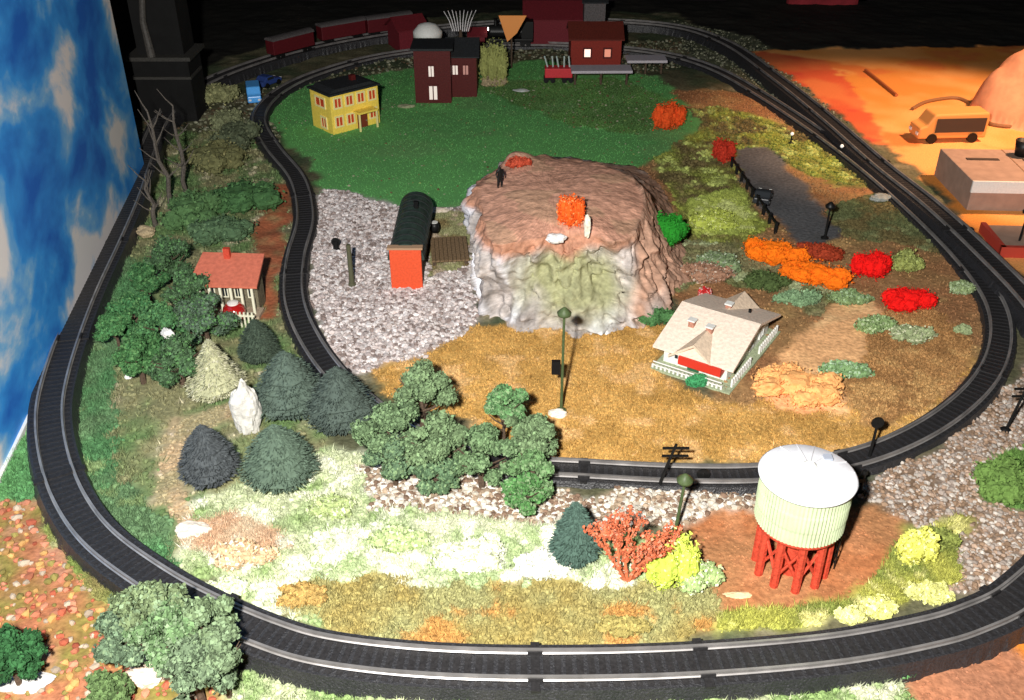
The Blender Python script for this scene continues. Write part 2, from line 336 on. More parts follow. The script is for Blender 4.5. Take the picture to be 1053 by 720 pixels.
# ------------------------------------------------------------------ tracks
def loop_pts(pix, z, sp=.05, closed=True):
    c = [g(x, y, z) for x, y in pix]; n = len(c); out = []
    for i in range(n):
        p0, p1, p2, p3 = c[(i - 1) % n], c[i], c[(i + 1) % n], c[(i + 2) % n]
        for k in range(24):
            t = k / 24
            out.append(.5 * ((2 * p1) + (-p0 + p2) * t + (2 * p0 - 5 * p1 + 4 * p2 - p3) * t * t + (-p0 + 3 * p1 - 3 * p2 + p3) * t ** 3))
    out = np.array([[p.x, p.y] for p in out])
    for _ in range(14): out = (np.roll(out, 1, 0) + 2 * out + np.roll(out, -1, 0)) / 4
    seg = np.linalg.norm(np.roll(out, -1, 0) - out, axis=1); L = seg.sum(); cum = np.concatenate([[0], np.cumsum(seg)])
    m = int(L / sp); t = np.arange(m) * L / m; o2 = np.vstack([out, out[:1]])
    return np.stack([np.interp(t, cum, o2[:, 0]), np.interp(t, cum, o2[:, 1])], 1)
def sweep(P2, prof, z0, jag=0):
    n = len(P2); T = np.roll(P2, -1, 0) - np.roll(P2, 1, 0); T /= np.linalg.norm(T, axis=1)[:, None]; Nn = np.stack([-T[:, 1], T[:, 0]], 1)
    V = []; k = len(prof)
    for i in range(n):
        for j, (o, z) in enumerate(prof):
            jj = jag * (random.random() - .5) if j in (0, k - 1) else 0
            V.append((P2[i, 0] + Nn[i, 0] * (o + jj), P2[i, 1] + Nn[i, 1] * (o + jj), z0 + z))
    Fc = [(i * k + j, ((i + 1) % n) * k + j, ((i + 1) % n) * k + (j + 1) % k, i * k + (j + 1) % k) for i in range(n) for j in range(k)]
    return V, Fc
def track(name, pix, z0, label, height, k=1.0):
    L = loop_pts(pix, z0 + height); r = empty(name, (0, 0, 0), 0, label, 'railway track')
    V, Fc = sweep(L, [(-.235 * k, -z0 - .04), (-.19 * k, height), (.19 * k, height), (.235 * k, -z0 - .04)], z0, .02); MB().add(V, Fc).build('roadbed', M_bed, r)
    for s in (-1, 1):
        c = s * .112 * (.5 + .5 * k)
        V, Fc = sweep(L, [(c - .014, height + .012), (c - .005, height + .018), (c - .009, height + .042), (c - .009, height + .048), (c + .009, height + .048), (c + .009, height + .042), (c + .005, height + .018), (c + .014, height + .012)], z0)
        MB().add(V, Fc).build('rail', M_rail, r)
    tl = loop_pts(pix, z0 + height, .075); T = np.roll(tl, -1, 0) - np.roll(tl, 1, 0); mb = MB()
    for i in range(len(tl)):
        t = T[i] / np.linalg.norm(T[i]); nn = np.array([-t[1], t[0]]); V = []
        for z in (height - .01, height + .004):
            for a, b in ((-1, -1), (1, -1), (1, 1), (-1, 1)):
                q = tl[i] + nn * a * .168 * k + t * b * .022; V.append((q[0], q[1], z0 + z))
        mb.add(V, [(3, 2, 1, 0), (4, 5, 6, 7), (0, 1, 5, 4), (1, 2, 6, 5), (2, 3, 7, 6), (3, 0, 4, 7)])
    for i in range(0, len(tl), 31):          # rail joiners moulded on every section end
        t = T[i] / np.linalg.norm(T[i]); nn = np.array([-t[1], t[0]])
        for s in (-1, 1):
            for side in (-1, 1):
                V = []
                for z in (height + .010, height + .038):
                    for a, b in ((-1, -1), (1, -1), (1, 1), (-1, 1)):
                        q = tl[i] + nn * (s * .112 * (.5 + .5 * k) + side * .017 + a * .005) + t * b * .05; V.append((q[0], q[1], z0 + z))
                mb.add(V, [(3, 2, 1, 0), (4, 5, 6, 7), (0, 1, 5, 4), (1, 2, 6, 5), (2, 3, 7, 6), (3, 0, 4, 7)])
        V = []
        for z in (height - .01, height + .010):
            for a, b in ((-1, -1), (1, -1), (1, 1), (-1, 1)):
                q = tl[i] + nn * a * .205 * k + t * b * .03; V.append((q[0], q[1], z0 + z))
        mb.add(V, [(3, 2, 1, 0), (4, 5, 6, 7), (0, 1, 5, 4), (1, 2, 6, 5), (2, 3, 7, 6), (3, 0, 4, 7)])
    mb.build('sleepers', M_tie, r)
    return L
outer = P(550,686, 430,682, 330,670, 270,652, 215,628, 160,598, 103,556, 72,514, 56,470, 51,430, 56,395, 70,350, 90,300, 114,250, 134,205, 150,160, 168,122, 200,92, 255,68, 330,47, 430,31, 560,22, 680,26, 745,44, 800,82, 850,122, 905,170, 958,212, 1012,262, 1065,318, 1110,390, 1125,470, 1100,555, 1048,613, 1000,638, 950,653, 850,671, 700,683)
inner = P(600,484, 700,489, 790,488, 870,475, 930,454, 980,424, 1015,388, 1029,348, 1020,308, 985,262, 935,213, 885,170, 835,133, 785,100, 735,72, 680,56, 600,48, 500,47, 400,57, 330,75, 286,96, 266,122, 280,152, 306,185, 314,225, 304,265, 302,305, 316,345, 350,392, 410,440, 480,468, 540,480)
track('outer_track', outer, .06, 'large outer loop of black model railway track round the whole layout', .08)
track('inner_track', inner, .0, 'smaller inner loop of black track around the lawn, hill and field', .05, .80)

# ------------------------------------------------------------------ blue sky backdrop board
A = g(-70, 640); B = g(150, 178); d = (B - A); Lb = d.length; rz = math.atan2(d.y, d.x)
bd = empty('sky_backdrop', (A.x, A.y, -.1), rz, 'tall blue board painted with white clouds standing along the left edge', 'backdrop')
m = bpy.data.materials.new('painted_clouds'); m.use_nodes = True; nt = m.node_tree; b = nt.nodes['Principled BSDF']; b.inputs['Roughness'].default_value = .6
tc = nt.nodes.new('ShaderNodeTexCoord'); mp = nt.nodes.new('ShaderNodeMapping'); mp.inputs['Scale'].default_value = (.55, 1, .8); mp.inputs['Rotation'].default_value = (0, R(25), 0); mp.inputs['Location'].default_value = (2.1, 0, .7)
nz = nt.nodes.new('ShaderNodeTexNoise'); nz.inputs['Scale'].default_value = 1.15; nz.inputs['Detail'].default_value = 6; nz.inputs['Roughness'].default_value = .55; nz.inputs['Distortion'].default_value = .3
cr = nt.nodes.new('ShaderNodeValToRGB'); e = cr.color_ramp.elements
e[0].position = .36; e[0].color = (.01, .14, .62, 1); e[1].position = .62; e[1].color = (.90, .86, .86, 1)
x = e.new(.49); x.color = (.04, .34, .90, 1); x = e.new(.55); x.color = (.22, .52, .88, 1)
nt.links.new(tc.outputs['Object'], mp.inputs['Vector']); nt.links.new(mp.outputs['Vector'], nz.inputs['Vector']); nt.links.new(nz.outputs['Fac'], cr.inputs['Fac']); nt.links.new(cr.outputs['Color'], b.inputs['Base Color'])
MB().box(0, Lb, 0, .12, .15, 8).build('painted_panel', m, bd)
MB().box(-.02, Lb + .01, -.03, .14, 0, .15).build('bottom_trim', M_white, bd)

# ------------------------------------------------------------------ hill
def ring(pix, z, n=400):
    c = [g(x, y, z) for x, y in pix]; k = len(c); out = []
    for i in range(k):
        p0, p1, p2, p3 = c[(i - 1) % k], c[i], c[(i + 1) % k], c[(i + 2) % k]
        for s in range(12):
            t = s / 12; out.append(.5 * ((2 * p1) + (-p0 + p2) * t + (2 * p0 - 5 * p1 + 4 * p2 - p3) * t * t + (-p0 + 3 * p1 - 3 * p2 + p3) * t ** 3))
    o = np.array([[p.x, p.y] for p in out]); ctr = o.mean(0)
    ang = np.arctan2(o[:, 1] - ctr[1], o[:, 0] - ctr[0]); rad = np.hypot(*(o - ctr).T); s = np.argsort(ang)
    t = np.linspace(-math.pi, math.pi, n, endpoint=False)
    return ctr, t, np.interp(t, ang[s], rad[s], period=2 * math.pi)
HT = 1.0
ct, tt, rt = ring(P(508,247, 545,241, 600,234, 632,244, 652,234, 664,200, 640,172, 570,158, 528,158, 505,175, 494,190, 496,220), HT)
cb, tb, rb = ring(P(488,290, 502,318, 535,342, 600,350, 660,342, 698,312, 714,262, 680,175, 600,160, 525,165, 490,200, 484,240), 0)
V = []; C = []; NL = 84; n = len(tt)
zf = lambda f: HT * f
for l in range(NL + 1):
    f = l / NL
    c = cb * (1 - f) + ct * f
    
    for k in range(n):
        sl = max(0, math.cos(tt[k] - .25)) ** 1.5; e_ = f ** (.8 - .3 * sl)
        rr = rb[k] * (1 - e_) + rt[k] * e_
        x = c[0] + rr * math.cos(tt[k]); y = c[1] + rr * math.sin(tt[k]); z = zf(f) - .06
        q = Vector((x * 2.4, y * 2.4, z * 2.0)); q2 = Vector((x * 7, y * 7, z * 3.5))
        dd = .22 * (mnoise.noise(q)) + .09 * mnoise.noise(q2) + .04 * mnoise.noise(q2 * 2.7)
        q3 = Vector((x * 5 + 3, y * 5, z * 3.2)); rdg = 1 - abs(mnoise.noise(q3)) * 2.6; cr3 = abs(mnoise.noise(Vector((x * 11, y * 11, z * 9))))
        dd += .075 * rdg + .05 * cr3 - (.05 if abs(mnoise.noise(Vector((x * 4, y * 4, z * 1.2 + 8)))) < .035 else 0)
        dd *= min(1, 4 * (1 - f) + .3) * (1 - .7 * sl)
        x += dd * math.cos(tt[k]); y += dd * math.sin(tt[k]); z += .06 * mnoise.noise(q2 * .6) * (f > .85)
        V.append((x, y, z))
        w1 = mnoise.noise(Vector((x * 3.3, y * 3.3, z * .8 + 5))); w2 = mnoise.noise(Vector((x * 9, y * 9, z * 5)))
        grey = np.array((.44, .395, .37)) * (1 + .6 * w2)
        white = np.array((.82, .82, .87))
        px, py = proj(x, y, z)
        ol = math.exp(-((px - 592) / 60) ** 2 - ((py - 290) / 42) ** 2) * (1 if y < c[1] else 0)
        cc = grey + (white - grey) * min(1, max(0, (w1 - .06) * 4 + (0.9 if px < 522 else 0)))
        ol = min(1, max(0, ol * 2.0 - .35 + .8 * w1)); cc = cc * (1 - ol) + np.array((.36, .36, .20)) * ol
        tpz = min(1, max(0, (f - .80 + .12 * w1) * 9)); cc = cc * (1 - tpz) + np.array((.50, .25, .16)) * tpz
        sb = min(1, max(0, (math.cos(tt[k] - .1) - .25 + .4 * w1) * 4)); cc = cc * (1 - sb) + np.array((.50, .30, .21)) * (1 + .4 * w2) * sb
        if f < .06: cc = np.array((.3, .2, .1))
        C.append(cc * (1 + .3 * (random.random() - .5)))
NC = 26
for l in range(1, NC + 1):
    f = 1 - l / NC
    for k in range(n):
        rr = rt[k] * f; x = ct[0] + rr * math.cos(tt[k]); y = ct[1] + rr * math.sin(tt[k])
        dd = .04 * f
        z = HT - .06 + .10 * (1 - f ** 2) * 1.0 + .04 * mnoise.noise(Vector((x * 1.6, y * 1.6, 3))) + .012 * mnoise.noise(Vector((x * 8, y * 8, 3)))
        z += .12 * math.exp(-((x - g(530, 160, 1).x) ** 2 + (y - g(530, 162, 1).y) ** 2) / .05)
        V.append((x, y, z)); w1 = mnoise.noise(Vector((x * 2, y * 2, 9)))
        base = np.array((.66, .35, .24)) * (1 + .2 * w1 + .5 * (random.random() - .5))
        if w1 > .15: base = base * .6 + np.array((.46, .32, .19)) * .4
        C.append(base)
nl = NL + NC + 1
Fc = [(l * n + k, l * n + (k + 1) % n, (l + 1) * n + (k + 1) % n, (l + 1) * n + k) for l in range(nl - 1) for k in range(n)]
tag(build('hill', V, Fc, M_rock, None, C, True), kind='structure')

# ------------------------------------------------------------------ foliage
def leaf_mesh(blobl, n, leaf, base, var=.3, tip=None, core=True):
    """blobl: (centre, radii). Small leaf faces in a shell round displaced cores."""
    V = []; Fc = []; C = []; base = np.array(base)
    tot = sum((r[0] * r[1] + r[1] * r[2] + r[0] * r[2]) for c, r in blobl)
    for c, r in blobl:
        c = np.array(c); r = np.array(r)
        if core:
            bm = bmesh.new(); bmesh.ops.create_icosphere(bm, subdivisions=3, radius=1); n0 = len(V)
            for v in bm.verts:
                k = .86 + .32 * mnoise.noise(v.co * 2.3 + Vector(c) * 5) + .22 * mnoise.noise(v.co * 6 + Vector(c) * 9)
                V.append(tuple(c + np.array(v.co) * r * k * (.80 if core is True else core))); C.append(base * (.8 + .35 * random.random()))
            Fc += [tuple(n0 + q.index for q in f.verts) for f in bm.faces]; bm.free()
        m_ = int(n * (r[0] * r[1] + r[1] * r[2] + r[0] * r[2]) / tot)
        d = rng.normal(size=(m_, 3)); d /= np.linalg.norm(d, axis=1)[:, None]
        for q in d:
            k = .86 + .32 * mnoise.noise(Vector(q) * 2.3 + Vector(c) * 5) + .22 * mnoise.noise(Vector(q) * 6 + Vector(c) * 9)
            p = c + q * r * (k * (.78 + .34 * random.random()))
            s = leaf * (.5 + random.random()); a = rng.normal(size=3); a = a - q * a.dot(q) * .5; a /= np.linalg.norm(a); b_ = np.cross(a, q + rng.normal(size=3) * .7); b_ /= np.linalg.norm(b_)
            n0 = len(V); V += [tuple(p - a * s), tuple(p + b_ * s * .8), tuple(p + a * s), tuple(p - b_ * s * .7)]
            cc = base * (1 - var + 2 * var * random.random())
            if tip is not None and random.random() < .25: cc = np.array(tip) * (.8 + .4 * random.random())
            C += [cc] * 4; Fc.append((n0, n0 + 1, n0 + 2, n0 + 3))
    return V, Fc, C
def trunk(mb, h, r, limbs=4, sp=.1):
    mb.tube([(0, 0, -.03), (.01, 0, h * .5), (0, .01, h)], [r * 1.4, r, r * .6], 7)
    for i in range(limbs):
        a = 6.28 * i / max(1, limbs) + random.random(); z = h * (.45 + .4 * random.random())
        mb.tube([(0, 0, z), (sp * .5 * math.cos(a), sp * .5 * math.sin(a), z + .05), (sp * math.cos(a), sp * math.sin(a), z + .14)], [r * .6, r * .4, r * .2], 5)
def clump_tree(px, py, size, colr, label, group, height=None, tip=None, name='leafy_tree', n=4600, leaf=.015, asp=1.0, nb=12):
    """px,py: crown centre as measured; size: crown radius in units"""
    size *= 1.16; hgt = height or size * 1.7
    p = g(px, py, hgt); r = empty(name, (p.x, p.y, hz(p.x, p.y)), random.random() * 6, label, 'tree', group)
    bl = []
    for i in range(nb):
        a = 6.283 * i / nb + random.random() * .8; q = size * (.35 + .45 * random.random()); s = size * (.22 + .2 * random.random())
        bl.append(((q * math.cos(a), q * math.sin(a), hgt + size * (random.random() - .6) * 1.0 * asp), (s, s, s * .72)))
    bl.append(((0, 0, hgt + size * .35 * asp), (size * .45, size * .45, size * .4 * asp)))
    V, Fc, C = leaf_mesh(bl, n, leaf, colr, .45, tip, core=.62)
    build('crown', V, Fc, M_leaf, r, C)
    mb = MB(); trunk(mb, hgt * .95, size * .08, 9, size * .75); mb.build('trunk', M_bark, r)
    return r
def cone_tree(px, py, rad, ht, colr, label, group=None, n=2600, leaf=.013, name='conical_tree', cat='tree', tip=None, prof=None):
    """px,py: base as measured"""
    p = g(px, py, 0); r = empty(name, (p.x, p.y, hz(p.x, p.y)), random.random() * 6, label, cat, group)
    V = []; Fc = []; C = []; base = np.array(colr)
    f0 = prof or (lambda t: (1 - t ** 1.8) ** .85 * min(1, .5 + t * 2.6))
    f_ = lambda t: max(.02, f0(min(1, max(0, t)))) * (1.06 - .12 * ((t * 6.5 + .2) % 1))
    NR = 26; NA = 28
    for i in range(NR + 1):
        t = i / NR
        for k in range(NA):
            a = 6.283 * k / NA; q = rad * f_(t) * .86 * (1 + .16 * mnoise.noise(Vector((math.cos(a) * 2, math.sin(a) * 2, t * 7 + px))) + .08 * random.random())
            V.append((q * math.cos(a), q * math.sin(a), .05 + t * ht)); C.append(base * (.85 + .3 * random.random()))
    Fc += [(i * NA + k, i * NA + (k + 1) % NA, (i + 1) * NA + (k + 1) % NA, (i + 1) * NA + k) for i in range(NR) for k in range(NA)]; Fc.append(tuple(range(NA))[::-1])
    for i in range(n):
        t = random.random() ** 1.25; a = random.random() * 6.283
        q = rad * f_(t) * (.92 + .16 * random.random() + .16 * mnoise.noise(Vector((math.cos(a) * 2, math.sin(a) * 2, t * 7 + px))))
        pt = np.array((q * math.cos(a), q * math.sin(a), .05 + t * ht)); s = leaf * (.5 + random.random())
        o_ = np.array((math.cos(a), math.sin(a), -.35 + .5 * random.random())); b_ = np.array((-math.sin(a), math.cos(a), random.random() - .5))
        n0 = len(V); V += [tuple(pt - o_ * s * .8), tuple(pt + b_ * s * .45), tuple(pt + o_ * s * 1.7), tuple(pt - b_ * s * .5)]; Fc.append((n0, n0 + 1, n0 + 2, n0 + 3))
        cc = base * (.72 + .56 * random.random())
        if tip is not None and random.random() < .3: cc = np.array(tip) * (.8 + .4 * random.random())
        C += [cc] * 4
    build('crown', V, Fc, M_leaf, r, C)
    MB().tube([(0, 0, -.04), (0, 0, .12)], [rad * .16, rad * .13], 8).build('trunk', M_bark, r)
    return r
def bush(px, py, rx, ry, rz_, colr, label, group=None, rot=0, n=1700, leaf=.015, tip=None, name='lichen_bush', nb=6, z0=None, var=.3):
    """px,py: middle of the clump as measured; radii in units"""
    p = g(px, py, rz_ * .6 + (z0 or 0)); r = empty(name, (p.x, p.y, z0 if z0 is not None else hz(p.x, p.y)), rot, label, 'bush', group)
    rx *= 1.13; ry *= 1.13; rz_ *= 1.05
    bl = [((0, 0, rz_ * .5), (rx * .7, ry * .7, rz_ * .6))]
    for i in range(nb):
        a = 6.283 * i / nb + random.random(); k = .55 + .15 * random.random(); s = .36 + .14 * random.random()
        bl.append(((rx * k * math.cos(a), ry * k * math.sin(a), rz_ * (.35 + .25 * random.random())), (rx * s, ry * s, rz_ * s * 1.1)))
    V, Fc, C = leaf_mesh(bl, n, leaf, colr, var, tip)
    build('foliage', V, Fc, M_leaf, r, C)
    mb = MB()
    for i in range(3):
        a = 2.1 * i; mb.tube([(0, 0, -.03), (rx * .3 * math.cos(a), ry * .3 * math.sin(a), rz_ * .5)], [.012, .006], 5)
    mb.build('stem', M_bark, r)
    return r

G1 = 'leafy trees in the wood beside the left curve'
gl = (.070, .130, .062)
for px, py, s, c, lb in [
    (172,262,.26,gl,'dark green tree topmost in the wood left of the red roofed station'),
    (150,285,.20,(.05,.14,.05),'small deep green tree close to the outer track at the wood edge'),
    (195,300,.27,gl,'broad green tree just left of the station posts'),
    (135,320,.24,(.05,.15,.055),'green tree at the left side of the wood beside the track'),
    (165,330,.26,(.07,.18,.07),'green tree in the middle of the wood above the white stone'),
    (210,328,.26,(.09,.14,.09),'greyish green tree below the station porch'),
    (140,362,.25,(.06,.16,.055),'green tree lowest at the left of the wood'),
    (182,368,.27,gl,'green tree in front of the wood left of the pale fir'),
    (118,335,.17,(.06,.17,.06),'smallest outlying green tree nearest the outer track in the wood'),
]: clump_tree(px, py, s, c, lb, G1, tip=(.1,.22,.08), height=.34)
G2 = 'grey green trees between the gravel yard and the near bank'
gm = (.15, .22, .11)
for px, py, s, c, lb, h in [
    (432,398,.26,gm,'light grey green tree standing against the gravel yard edge',.55),
    (400,440,.26,(.13,.20,.10),'grey green tree at the left end of the middle clump',.45),
    (452,448,.28,gm,'big grey green tree in the centre of the middle clump',.45),
    (405,470,.20,(.11,.18,.10),'low grey green tree over the pale stones at left of the clump',.3),
    (495,462,.25,(.13,.21,.10),'grey green tree beside the ochre field, right of the clump centre',.4),
    (518,412,.17,(.12,.25,.10),'slim brighter green tree rising over the ochre field',.6),
    (545,446,.20,gm,'grey green tree next to the cream stone by the ochre field',.45),
    (548,480,.19,(.12,.22,.09),'grey green tree hiding the end of the visible inner track',.35),
    (540,506,.17,(.09,.22,.07),'small green tree lowest of the middle clump on pale stones',.28),
    (450,485,.18,(.10,.17,.09),'small shaded tree under the centre of the middle clump',.22),
]: clump_tree(px, py, s, c, lb, G2, height=h, tip=(.2,.3,.15))
G3 = 'grey green trees in the near left corner'
for px, py, s, c, lb, h in [
    (160,626,.21,(.15,.20,.10),'grey green tree leaning over the near left curve of the track',.55),
    (130,655,.19,(.10,.15,.09),'dark grey green tree at the left of the corner clump',.4),
    (175,648,.22,(.12,.20,.09),'green tree in the middle of the corner clump',.5),
    (205,640,.20,(.15,.21,.11),'grey green tree touching the track right of the corner clump',.5),
    (198,680,.24,(.12,.17,.10),'grey green tree lowest beside the near track',.4),
    (225,668,.16,(.13,.18,.10),'small grey green tree at the right end of the corner clump',.45),
]: clump_tree(px, py, s, c, lb, G3, height=h, tip=(.2,.28,.16))
clump_tree(8, 672, .19, (.03, .10, .035), 'dark green tree cut by the left edge at the near corner', None, height=.35)
clump_tree(110, 716, .16, (.1, .16, .06), 'small olive tree at the bottom edge left of the tan stone', None, height=.15)

cone_tree(218, 496, .25, .54, (.075, .085, .09), 'dark slate grey rounded fir left of the white rock')
cone_tree(290, 496, .32, .54, (.10, .145, .105), 'wide grey green rounded fir right of the white rock')
cone_tree(300, 425, .34, .62, (.09, .125, .10), 'large slate green fir beside the inner track curve, left of two')
cone_tree(352, 438, .33, .60, (.075, .10, .085), 'large dark slate fir over the inner track, right of two')
cone_tree(268, 372, .20, .45, (.06, .085, .06), 'small dark fir below the red barrel')
cone_tree(590, 580, .18, .55, (.07, .12, .095), 'dark teal green fir beside the coral shrub')
cone_tree(224, 405, .30, .55, (.42, .42, .26), 'pale straw coloured fir behind the white rock', tip=(.6, .58, .42), prof=lambda t: (1 - t) * min(1, .6 + t * 4) + .02)
G4 = 'dim bushes between the outer and inner tracks at the upper left'
for px, py, rx, ry, rz_, c, lb in [
    (215,160,.45,.5,.35,(.16,.16,.07),'olive bush at the top of the dim thicket'),
    (250,200,.5,.45,.3,(.06,.14,.05),'dark green bush against the brick path'),
    (195,215,.4,.4,.35,(.08,.16,.06),'dark green bush on the outer track side'),
    (225,235,.4,.3,.25,(.08,.14,.07),'grey green low bush just above the red station roof'),
    (240,140,.35,.5,.3,(.10,.12,.07),'dull olive bush beside the left inner curve'),
    (222,95,.35,.4,.3,(.26,.27,.13),'pale olive bush left of the blue van'),
    (232,120,.25,.3,.25,(.20,.22,.12),'small pale olive bush below the blue van')]:
    bush(px, py, rx, ry, rz_, c, lb, G4, n=1000, leaf=.02, tip=(c[0]*1.6, c[1]*1.5, c[2]*1.5))
# coloured lichen

bush(688, 117, .24, .24, .42, (.80, .10, .02), 'round orange red bush at the far right of the lawn', leaf=.014, var=.18)
bush(746, 153, .16, .16, .3, (.5, .04, .02), 'small red bush at the head of the grey road')
bush(895, 272, .21, .2, .28, (.85, .012, .01), 'scarlet bush, upper of the two bright red ones', 'scarlet bushes', var=.15, leaf=.01)
bush(937, 307, .27, .19, .22, (.85, .012, .01), 'scarlet bush, lower and wider of the two bright red ones', 'scarlet bushes', var=.15, leaf=.01)
bush(797, 256, .36, .2, .26, (.95, .20, .01), 'vivid orange bush at the foot of the grey road', 'vivid orange bushes', rot=-.5, var=.15, leaf=.011)
bush(838, 281, .40, .21, .26, (.95, .19, .01), 'vivid orange bush nearest the scarlet ones', 'vivid orange bushes', rot=-.4, var=.15, leaf=.011)
bush(845, 258, .3, .14, .16, (.35, .05, .02), 'dull rust red bush behind the vivid orange ones', rot=-.2)
bush(820, 393, .40, .29, .22, (.92, .46, .17), 'large pale apricot bush right of the cream roofed house', var=.12, leaf=.012, nb=8, n=1500)
bush(872, 378, .25, .11, .12, (.22, .36, .16), 'flat mint green bush right of the apricot bush', tip=(.4,.55,.36))
bush(900, 332, .20, .13, .13, (.25, .36, .15), 'mint green bush under the scarlet bushes, left one', tip=(.45,.55,.32))
bush(938, 340, .20, .12, .14, (.32, .38, .20), 'pale mint bush under the scarlet bushes, right one', tip=(.6,.62,.42))
bush(932, 268, .20, .18, .18, (.30, .34, .10), 'yellow green bush right of the upper scarlet bush', tip=(.4,.46,.16))
bush(989, 296, .13, .1, .1, (.26, .34, .16), 'small mint bush nearest the right curve', tip=(.4,.5,.3))
bush(990, 338, .08, .07, .07, (.35, .42, .22), 'tiny pale bush near the right curve')
bush(875, 305, .22, .12, .1, (.22, .32, .14), 'low green bush between orange and scarlet ones', tip=(.35,.48,.28))
bush(820, 306, .25, .12, .12, (.2, .32, .17), 'low mint bush in front of the vivid orange bushes', tip=(.3,.45,.25))
bush(673, 323, .21, .15, .16, (.08, .20, .07), 'dark green bush left of the cream roofed house')
bush(740, 268, .28, .2, .16, (.22, .30, .15), 'grey green bush between the hill and the orange bushes', tip=(.4,.46,.33))
bush(735, 225, .32, .25, .14, (.45, .52, .10), 'lime coloured bush beside the emerald one', tip=(.6,.65,.25))
bush(725, 278, .3, .15, .18, (.36, .20, .13), 'dusty pink brown bush behind the cream roofed house', tip=(.55,.45,.36))
bush(790, 285, .25, .2, .16, (.08, .12, .04), 'dark olive bush behind the roof of the cream house')
bush(640, 300, .25, .18, .22, (.42, .36, .30), 'dusty grey bush at the foot of the hill', tip=(.6,.55,.5), z0=0)
bush(582, 322, .10, .06, .14, (.12, .25, .1), 'small green tuft at the base of the rock face')
bush(944, 560, .125, .11, .28, (.68, .68, .14), 'bright yellow bush right of the water tank', tip=(.8,.8,.3), var=.15)
bush(690, 574, .21, .14, .42, (.55, .66, .10), 'tall lemon yellow bush between coral shrub and water tank', tip=(.85,.9,.3), var=.12, leaf=.012)
bush(718, 590, .16, .14, .16, (.36, .48, .20), 'light green bush right of the lemon yellow one', tip=(.7,.75,.5))
bush(905, 622, .11, .09, .12, (.68, .68, .22), 'pale yellow tuft beside the near track', 'pale yellow tufts by the near track', tip=(.8,.8,.4))
bush(958, 608, .16, .08, .12, (.62, .62, .22), 'wider pale yellow tuft nearest the right end of the track', 'pale yellow tufts by the near track', tip=(.8,.8,.4))
bush(876, 632, .10, .06, .09, (.72, .72, .30), 'small pale tuft left of the yellow ones beside the track', 'pale yellow tufts by the near track')
bush(965, 555, .14, .12, .14, (.24, .28, .07), 'olive bush behind the bright yellow bush')
bush(1035, 492, .26, .22, .22, (.14, .24, .06), 'green bush cut by the right edge above the gravel', var=.15)
bush(250, 572, .22, .13, .1, (.6, .42, .25), 'sandy pink cushion on the pale bank', tip=(.8,.75,.6))
bush(480, 570, .30, .14, .12, (.7, .74, .52), 'white flowering cushion in the middle of the near bank', tip=(.86,.86,.78))
bush(560, 580, .22, .12, .14, (.75, .77, .66), 'white flowering cushion left of the teal fir', tip=(.88,.88,.82))
bush(410, 555, .25, .12, .12, (.42, .52, .24), 'light green cushion in the middle of the near bank', tip=(.7,.74,.5))
bush(340, 520, .2, .12, .1, (.38, .46, .2), 'light green cushion left on the near bank', tip=(.7,.74,.5))
bush(640, 690 - 45, .18, .08, .07, (.36, .3, .1), 'olive cushion beside the near track')
bush(310, 612, .18, .1, .08, (.45, .3, .1), 'ochre cushion beside the near track bend')
bush(232, 604, .16, .07, .08, (.6, .68, .42), 'pale mint cushion beside the near left bend', tip=(.8,.82,.7))
bush(910, 690, .2, .06, .06, (.12, .3, .1), 'green cushion outside the track at the bottom right')

# coral shrub
p = g(645, 600); r = empty('coral_shrub', (p.x, p.y, 0), 0, 'coral orange shrub with upward spreading branches behind the near track', 'bush')
random.seed(3); mb = MB(); tips = []
def branch(p0, d, L, rr, depth):
    p1 = p0 + d * L; mb.tube([p0, (p0 + p1) / 2 + Vector((random.uniform(-.01, .01), 0, .01)), p1], [rr, rr * .85, rr * .7], 6)
    for k in range(3): tips.append(p0 + (p1 - p0) * (k / 2 + .1))
    if depth:
        for s in (-1, 1):
            dd = (d + Vector((s * random.uniform(.15, .38), random.uniform(-.35, .35), random.uniform(0, .25)))).normalized(); branch(p1, dd, L * .8, rr * .7, depth - 1)
for dx in (-.4, -.12, .2, .5): branch(Vector((0, 0, -.02)), Vector((dx, random.uniform(-.2, .2), 1)).normalized(), .22, .016, 3)
mb.build('branches', mat('coral_stems', (.55, .16, .07), .8), r)
V, Fc, C = leaf_mesh([(tuple(t), (.03, .03, .034)) for t in tips], 3200, .012, (.52, .13, .06), .25, (.6,.22,.13), core=False)
build('foliage', V, Fc, M_leaf, r, C)
random.seed(5)

# stones
def stone(px, py, rx, ry, rz_, c, label, rot=0, z=0, name='stone', group=None):
    bm = bmesh.new(); bmesh.ops.create_icosphere(bm, subdivisions=4, radius=1)
    p = g(px, py, rz_ * .5 + z)
    V = []
    for v in bm.verts:
        k = 1 + .35 * mnoise.noise(v.co * 1.3 + Vector((px, py, 0))) + .15 * mnoise.noise(v.co * 4 + Vector((px, 0, 0)))
        V.append((v.co.x * rx * k, v.co.y * ry * k, rz_ * .45 + v.co.z * rz_ * .6 * k))
    Fc = [tuple(q.index for q in f.verts) for f in bm.faces]; bm.free()
    o = build(name, V, Fc, M_rock, None, [c] * len(V), False, (p.x, p.y, z)); o.rotation_euler = (0, 0, rot)
    return tag(o, label, 'stone', group)
stone(253, 420, .12, .10, .52, (.62, .60, .55), 'tall upright white rock between the slate and green firs', .3, name='rock')
stone(172, 343, .09, .05, .10, (.8, .78, .74), 'white oblong stone lying under the leafy wood', -.7, z=.3)
stone(150, 692, .13, .11, .12, (.75, .62, .48), 'round tan stone at the bottom edge beside the corner trees')
stone(573, 425, .09, .05, .07, (.85, .76, .62), 'cream stone at the foot of the field lamp post')
stone(132, 387, .035, .03, .05, (.8, .8, .75), 'small white pebble at the lower edge of the wood')
